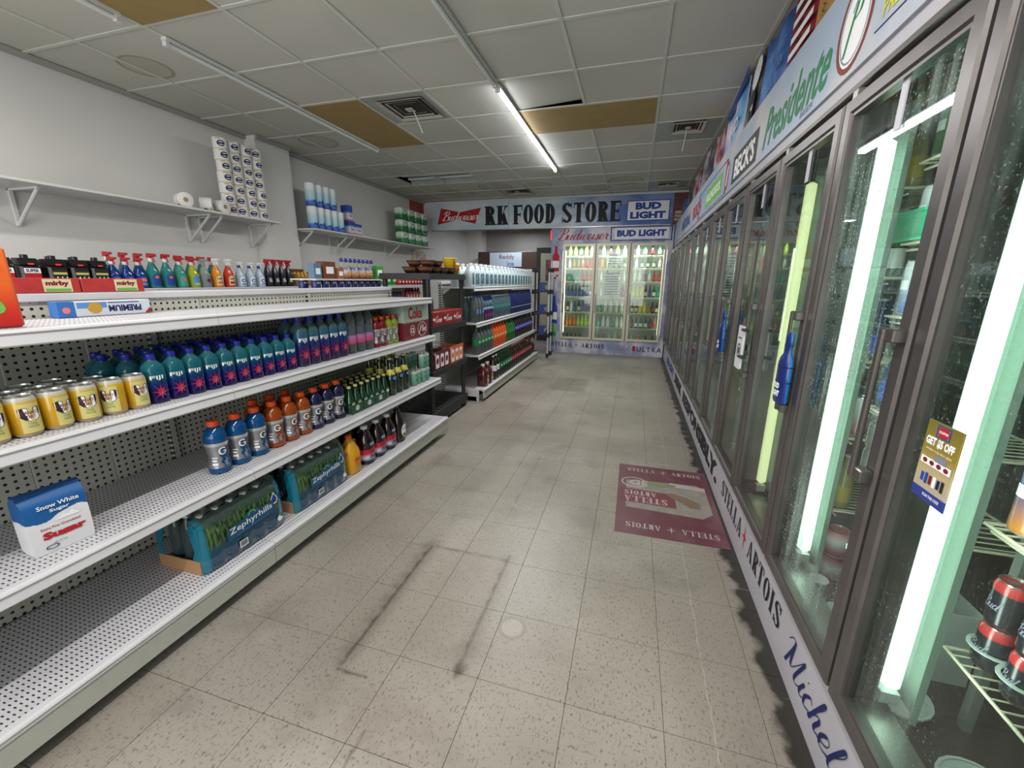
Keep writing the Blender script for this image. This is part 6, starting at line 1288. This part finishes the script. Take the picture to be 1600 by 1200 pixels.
# back cooler rows, colours as seen
red_s = beer('reds', (150, 60, 50), (190, 60, 60)); bord = beer('ora', (220, 120, 40), (226, 140, 60)); blim = beer('lim', (170, 190, 70), (190, 206, 90)); btl = beer('teal', (40, 120, 110), (60, 150, 130)); bwh = beer('wht', (190, 196, 190), (200, 204, 200)); bnv = beer('nav', (60, 80, 130), (70, 90, 150)); byl = beer('yel', (200, 180, 50), (210, 190, 60))
LAY = {0: [[bdk, bdk, bdk, bdk, bpk, bpk], [bord, bord, bord, blim, blim, blim, blim], [bbr, bwh, bnv, bbr, bnv, bnv, bnv], [bb, bb, bb, bb, bb, bb, bgr], [btl, btl, btl, red_s, red_s, red_s], [bwh, bcl, bcl, bpk, red_s, red_s], [blim, blim, bgr, blim, bwh]],
       1: [[bgr, bdk, bwh, bwh, bdk], [btl, bwh, bwh, btl, bwh, bwh], [btl, bwh, bwh, bwh, bwh], [bwh, bgr, bwh, bdk], [bwh, bdk, bwh, bgr, bwh], [bord, blim, bdk, bdk, bgr], [bwh, bdk, blim, bwh]],
       2: [[bwh, bord, bdk, bdk], [bdk, bgr, bgr, bgr, bdk, bpk], [bbr, bbr, byl, byl, bcl, bdk, bbr], [blim, byl, byl, bbr, bb, bgr, btl], [bwh, bwh, bdk, bwh, red_s, red_s], [bwh, bgr, bgr, bgr, bwh], [bwh, bgr, bdk, bgr]]}
for k, rows in LAY.items():
    for zi, row in enumerate(rows):
        z = .15 if zi == 0 else BS[zi-1]+.006; 
        for i, p in enumerate(row):
            x = dx[k]+.06+(.50)*(i+.5)/len(row)
            sc = .95 if zi < 4 else .9 if zi < 5 else .82 if zi < 6 else .95
            p.put((x, YB+.24, z), f'bottle in the back cooler, {("first","middle","last")[k]} door, {("floor row","lowest shelf","second shelf","third shelf","fourth shelf","fifth shelf","top shelf")[zi]}, {nth(i)} across', 'bottles in the back cooler', rz=-PI/2, scale=sc)
# paper notices on the middle back door
for i, (x0, x1, z0, z1) in enumerate(((-.52, -.24, 1.62, 1.84), (-.56, -.26, 1.08, 1.50))):
    t = thing('wire_basket', f'white ribbed rack of cartons inside the fogged door, {("upper","lower")[i]}', 'rack', ((x0+x1)/2, YB+.13, z0))
    for q in range(int((z1-z0)/.045)): ob('rib', MB().bbox(-(x1-x0)/2+.02*random.random(), (x1-x0)/2-.02*random.random(), -.02, .02, q*.045, q*.045+.026, .004).mesh('rib', mat('rib_white', (226, 226, 226), .5)), t)
    ob('backing', MB().bbox(-(x1-x0)/2+.03, (x1-x0)/2-.03, .02, .05, 0, z1-z0, .004).mesh('backing', mat('backing_dark', (40, 30, 40), .6)), t)

# ================================================================ FLOOR GRAPHIC, STICKERS, CARD
t = thing('floor_graphic', 'worn maroon beer advert stuck on the floor beside the cooler', 'floor sticker', (.30, 2.53, .0))
m, nt, b = newmat('floor_graphic'); n = N(nt); src, x, y, z = n.pos('obj')
wear = n.step(n.noise(src, 5, 5), .42, .72); c = n.mix(n.m('MULTIPLY', wear, .45), lin((92, 50, 58)), lin((124, 96, 97))); c = n.mix(n.m('MULTIPLY', n.step(x, .12, -.30), .4), c, lin((120, 92, 96))); nt.links.new(c, b.inputs['Base Color']); b.inputs['Roughness'].default_value = .42
ob('sheet', MB().box(-.305, .283, -.452, .448, .0002, .0012).mesh('sheet', m), t)
gp_ = lambda vf, w_, h_, x, y, mm, rot=0, z=.0016: flat('print', moved(fit(vf, w_, h_), 0, 0, rot), (x, y, z), (1, 0, 0), (0, 1, 0), mm, t)
fw = mat('faded_white', (164, 152, 150), .5, noise=.12, nscale=14); fg = mat('faded_glass', (132, 126, 118), .5, noise=.14, nscale=12); fgd = mat('faded_gold', (116, 94, 80), .5, noise=.1, nscale=30); fgr = mat('faded_green', (112, 122, 92), .5, noise=.1, nscale=20)
star = star2(0, 0, 1, .22, 4, 1.3)
for yy, rot in ((-.36, PI), (.37, 0)):
    s_ = 1 if rot == 0 else -1
    gp_(slab('STELLA', .2, .05, .04, .62, .14), .19, .05, -.15*s_, yy, fw, rot); gp_(star, .05, .07, 0, yy, fw); gp_(slab('ARTOIS', .2, .05, .04, .62, .14), .19, .05, .15*s_, yy, fw, rot)
gp_(poly2([(-1, -.9), (.75, -1), (1, -.7), (1, .75), (.8, .95), (-1, .8)]), .50, .42, .0, .02, fg, 0, .00145)
gp_(poly2([(-1, -.9), (.7, -1), (.7, .2), (-1, .3)]), .34, .19, -.12, -.02, mat('faded_maroon', (110, 58, 66), .5), 0, .0015)
gp_(slab('STELLA', .22, .06, .05, .62, .14), .26, .07, -.13, -.06, fw, PI, .0019); gp_(slab('ARTOIS', .22, .06, .05, .62, .14), .2, .055, -.16, .02, fw, PI, .0019); gp_(script('s', .5, .2), .12, .22, .10, -.01, fgd, 1.2, .0019)
gp_(poly2([(-1, -.4), (.2, -1), (1, -.3), (1, .3), (-.2, .8), (-1, .5)]), .24, .07, -.05, .17, fgr, .1, .0019); gp_(ring2(0, 0, 1, 1, .12, .15), .17, .15, -.2, .17, fw, 0, .0019); gp_(text2d('3D', .04), .12, .08, -.17, .17, fw, PI, .0019); gp_(rect2(0, 1, 0, 1), .22, .05, .14, .19, fw, -.1, .0019)
# blue bottle-shaped stickers standing on the door glass
def bottle_sign(label, y, z, h):
    t = thing('bottle_sign', label, 'sign', (CX-.060, y, z)); r = h*.18; t.scale = (.45, 1, 1)
    m_ = matz('sign_blue_lit_side', [(-.06, (16, 34, 92)), (-.003, (20, 44, 110)), (.002, (30, 130, 210)), (.06, (36, 140, 220))], .25, axis=0, coat=.4)  # lit side painted in: brighter blue on the half toward the glass
    ob('body', MB().lathe([(r*.9, 0), (r, .008), (r, h*.56), (r*.86, h*.64), (r*.52, h*.71), (r*.48, h*.80), (r*.54, h*.82), (r*.54, h*.98), (r*.45, h)], 20).mesh('body', m_, smooth=True), t)
    for k in (.3, .52, .82): ob('ridge', MB().lathe([(r*(1.02 if k < .6 else .56), h*k), (r*(1.02 if k < .6 else .56), h*k+.004)], 20, cap=False).mesh('ridge', ink['navy']), t)
    for s_, zz, w_ in (('BUD', .25, .9), ('LIGHT', .14, 1.15)): ob('lettering', wrapmesh('lettering', fit(text2d(s_, .06), r*w_, h*.085), r*1.02, h*zz, ink['white'], PI+.1), t)
    return t
bottle_sign('bright blue bottle shaped sign over the handle of the nearer glass door', 1.645, .92, .25); bottle_sign('blue bottle shaped sign over the handle of a farther glass door', 2.765, .925, .25)
t = thing('can_sign', 'white can shaped sign with a dark logo between the two blue bottle signs', 'sign', (CX-.068, 2.27, .92)); ob('panel', MB().prism([(-.055, .006), (-.045, 0), (.045, 0), (.055, .006), (.055, .2), (.047, .212), (-.047, .212), (-.055, .2)], -.004, .004, 0).mesh('panel', mat('sign_white2', (206, 206, 210), .4)), t)
ob('tab', MB().box(.004, .0305, -.01, .01, .09, .12).mesh('tab', ink['charcoal']), t); flat('print', merge(ring2(0, .09, .032, .036, .008, .008), disc2(0, .09, .014, .018), rect2(-.03, .03, .15, .156)), (-.005, 0, 0), (0, -1, 0), (0, 0, 1), ink['charcoal'], t)
# coupon card
t = thing('coupon_card', 'yellow and blue coupon card stuck on the nearest cooler door', 'card', (CX-.018, .918, .925), 0); m = matz('coupon_print', [(0, (38, 56, 130)), (.022, (38, 56, 130)), (.0225, (170, 160, 140)), (.06, (176, 160, 120)), (.10, (140, 120, 40)), (.158, (110, 100, 44))], .35)
ob('card', MB().bbox(-.003, 0, -.046, .046, 0, .158, .0008).mesh('card', m), t); cp_ = lambda vf, w_, h_, y, z, mm, dd=-.0034: flat('print', fit(vf, w_, h_), (dd, y, z), (0, -1, 0), (0, 0, 1), mm, t)
cp_(text2d('GET $5 OFF', .05), .075, .019, .002, .118, ink['white']); cp_(text2d('WHEN YOU BUY BEER'), .07, .004, .0, .102, ink['white']); cp_(poly2([(-1, 0), (-.5, .8), (.5, .8), (1, 0), (.5, -.8), (-.5, -.8)]), .032, .02, .0, .142, ink['red'], -.0036); cp_(text2d('COUPON', .03), .024, .005, .0, .142, ink['white'], -.0038); cp_(ring2(0, 0, 1, 1, .15, .2, PI/4, PI/4+2*PI, 4), .036, .024, 0, .142, ink['blue'], -.0035)
cp_(rect2(0, 1, 0, 1), .08, .014, 0, .078, ink['white']); cp_(merge(*[disc2(i, 0, .35, .3, 10) for i in range(4)]), .07, .009, 0, .078, ink['darkred'], -.0037); cp_(rect2(0, 1, 0, 1), .03, .012, -.01, .09, ink['grey'], -.0036)
for q, cc in enumerate(('blue', 'blue', 'darkred', 'white', 'navy', 'charcoal')): cp_(rect2(0, 1, 0, 1), .008, .018+.004*(q % 2), .025-.011*q, .045, ink[cc], -.0036)
cp_(text2d('SCAN THIS CODE', .02), .045, .006, -.01, .013, ink['white'])
# light switch tie on the door handle: black clips
for i, (y, z) in enumerate(((2.195, 1.12), (2.195, .99))):
    tag(ob('handle_clip', MB().bbox(-.012, .012, -.03, .03, -.006, .006, .003).box(-.016, -.012, -.012, .012, -.004, .004).mesh('handle_clip', black_plastic), None, (CX-.072, y, z)), f'small black clip on a cooler door handle, {("upper","lower")[i]} one', 'clip')
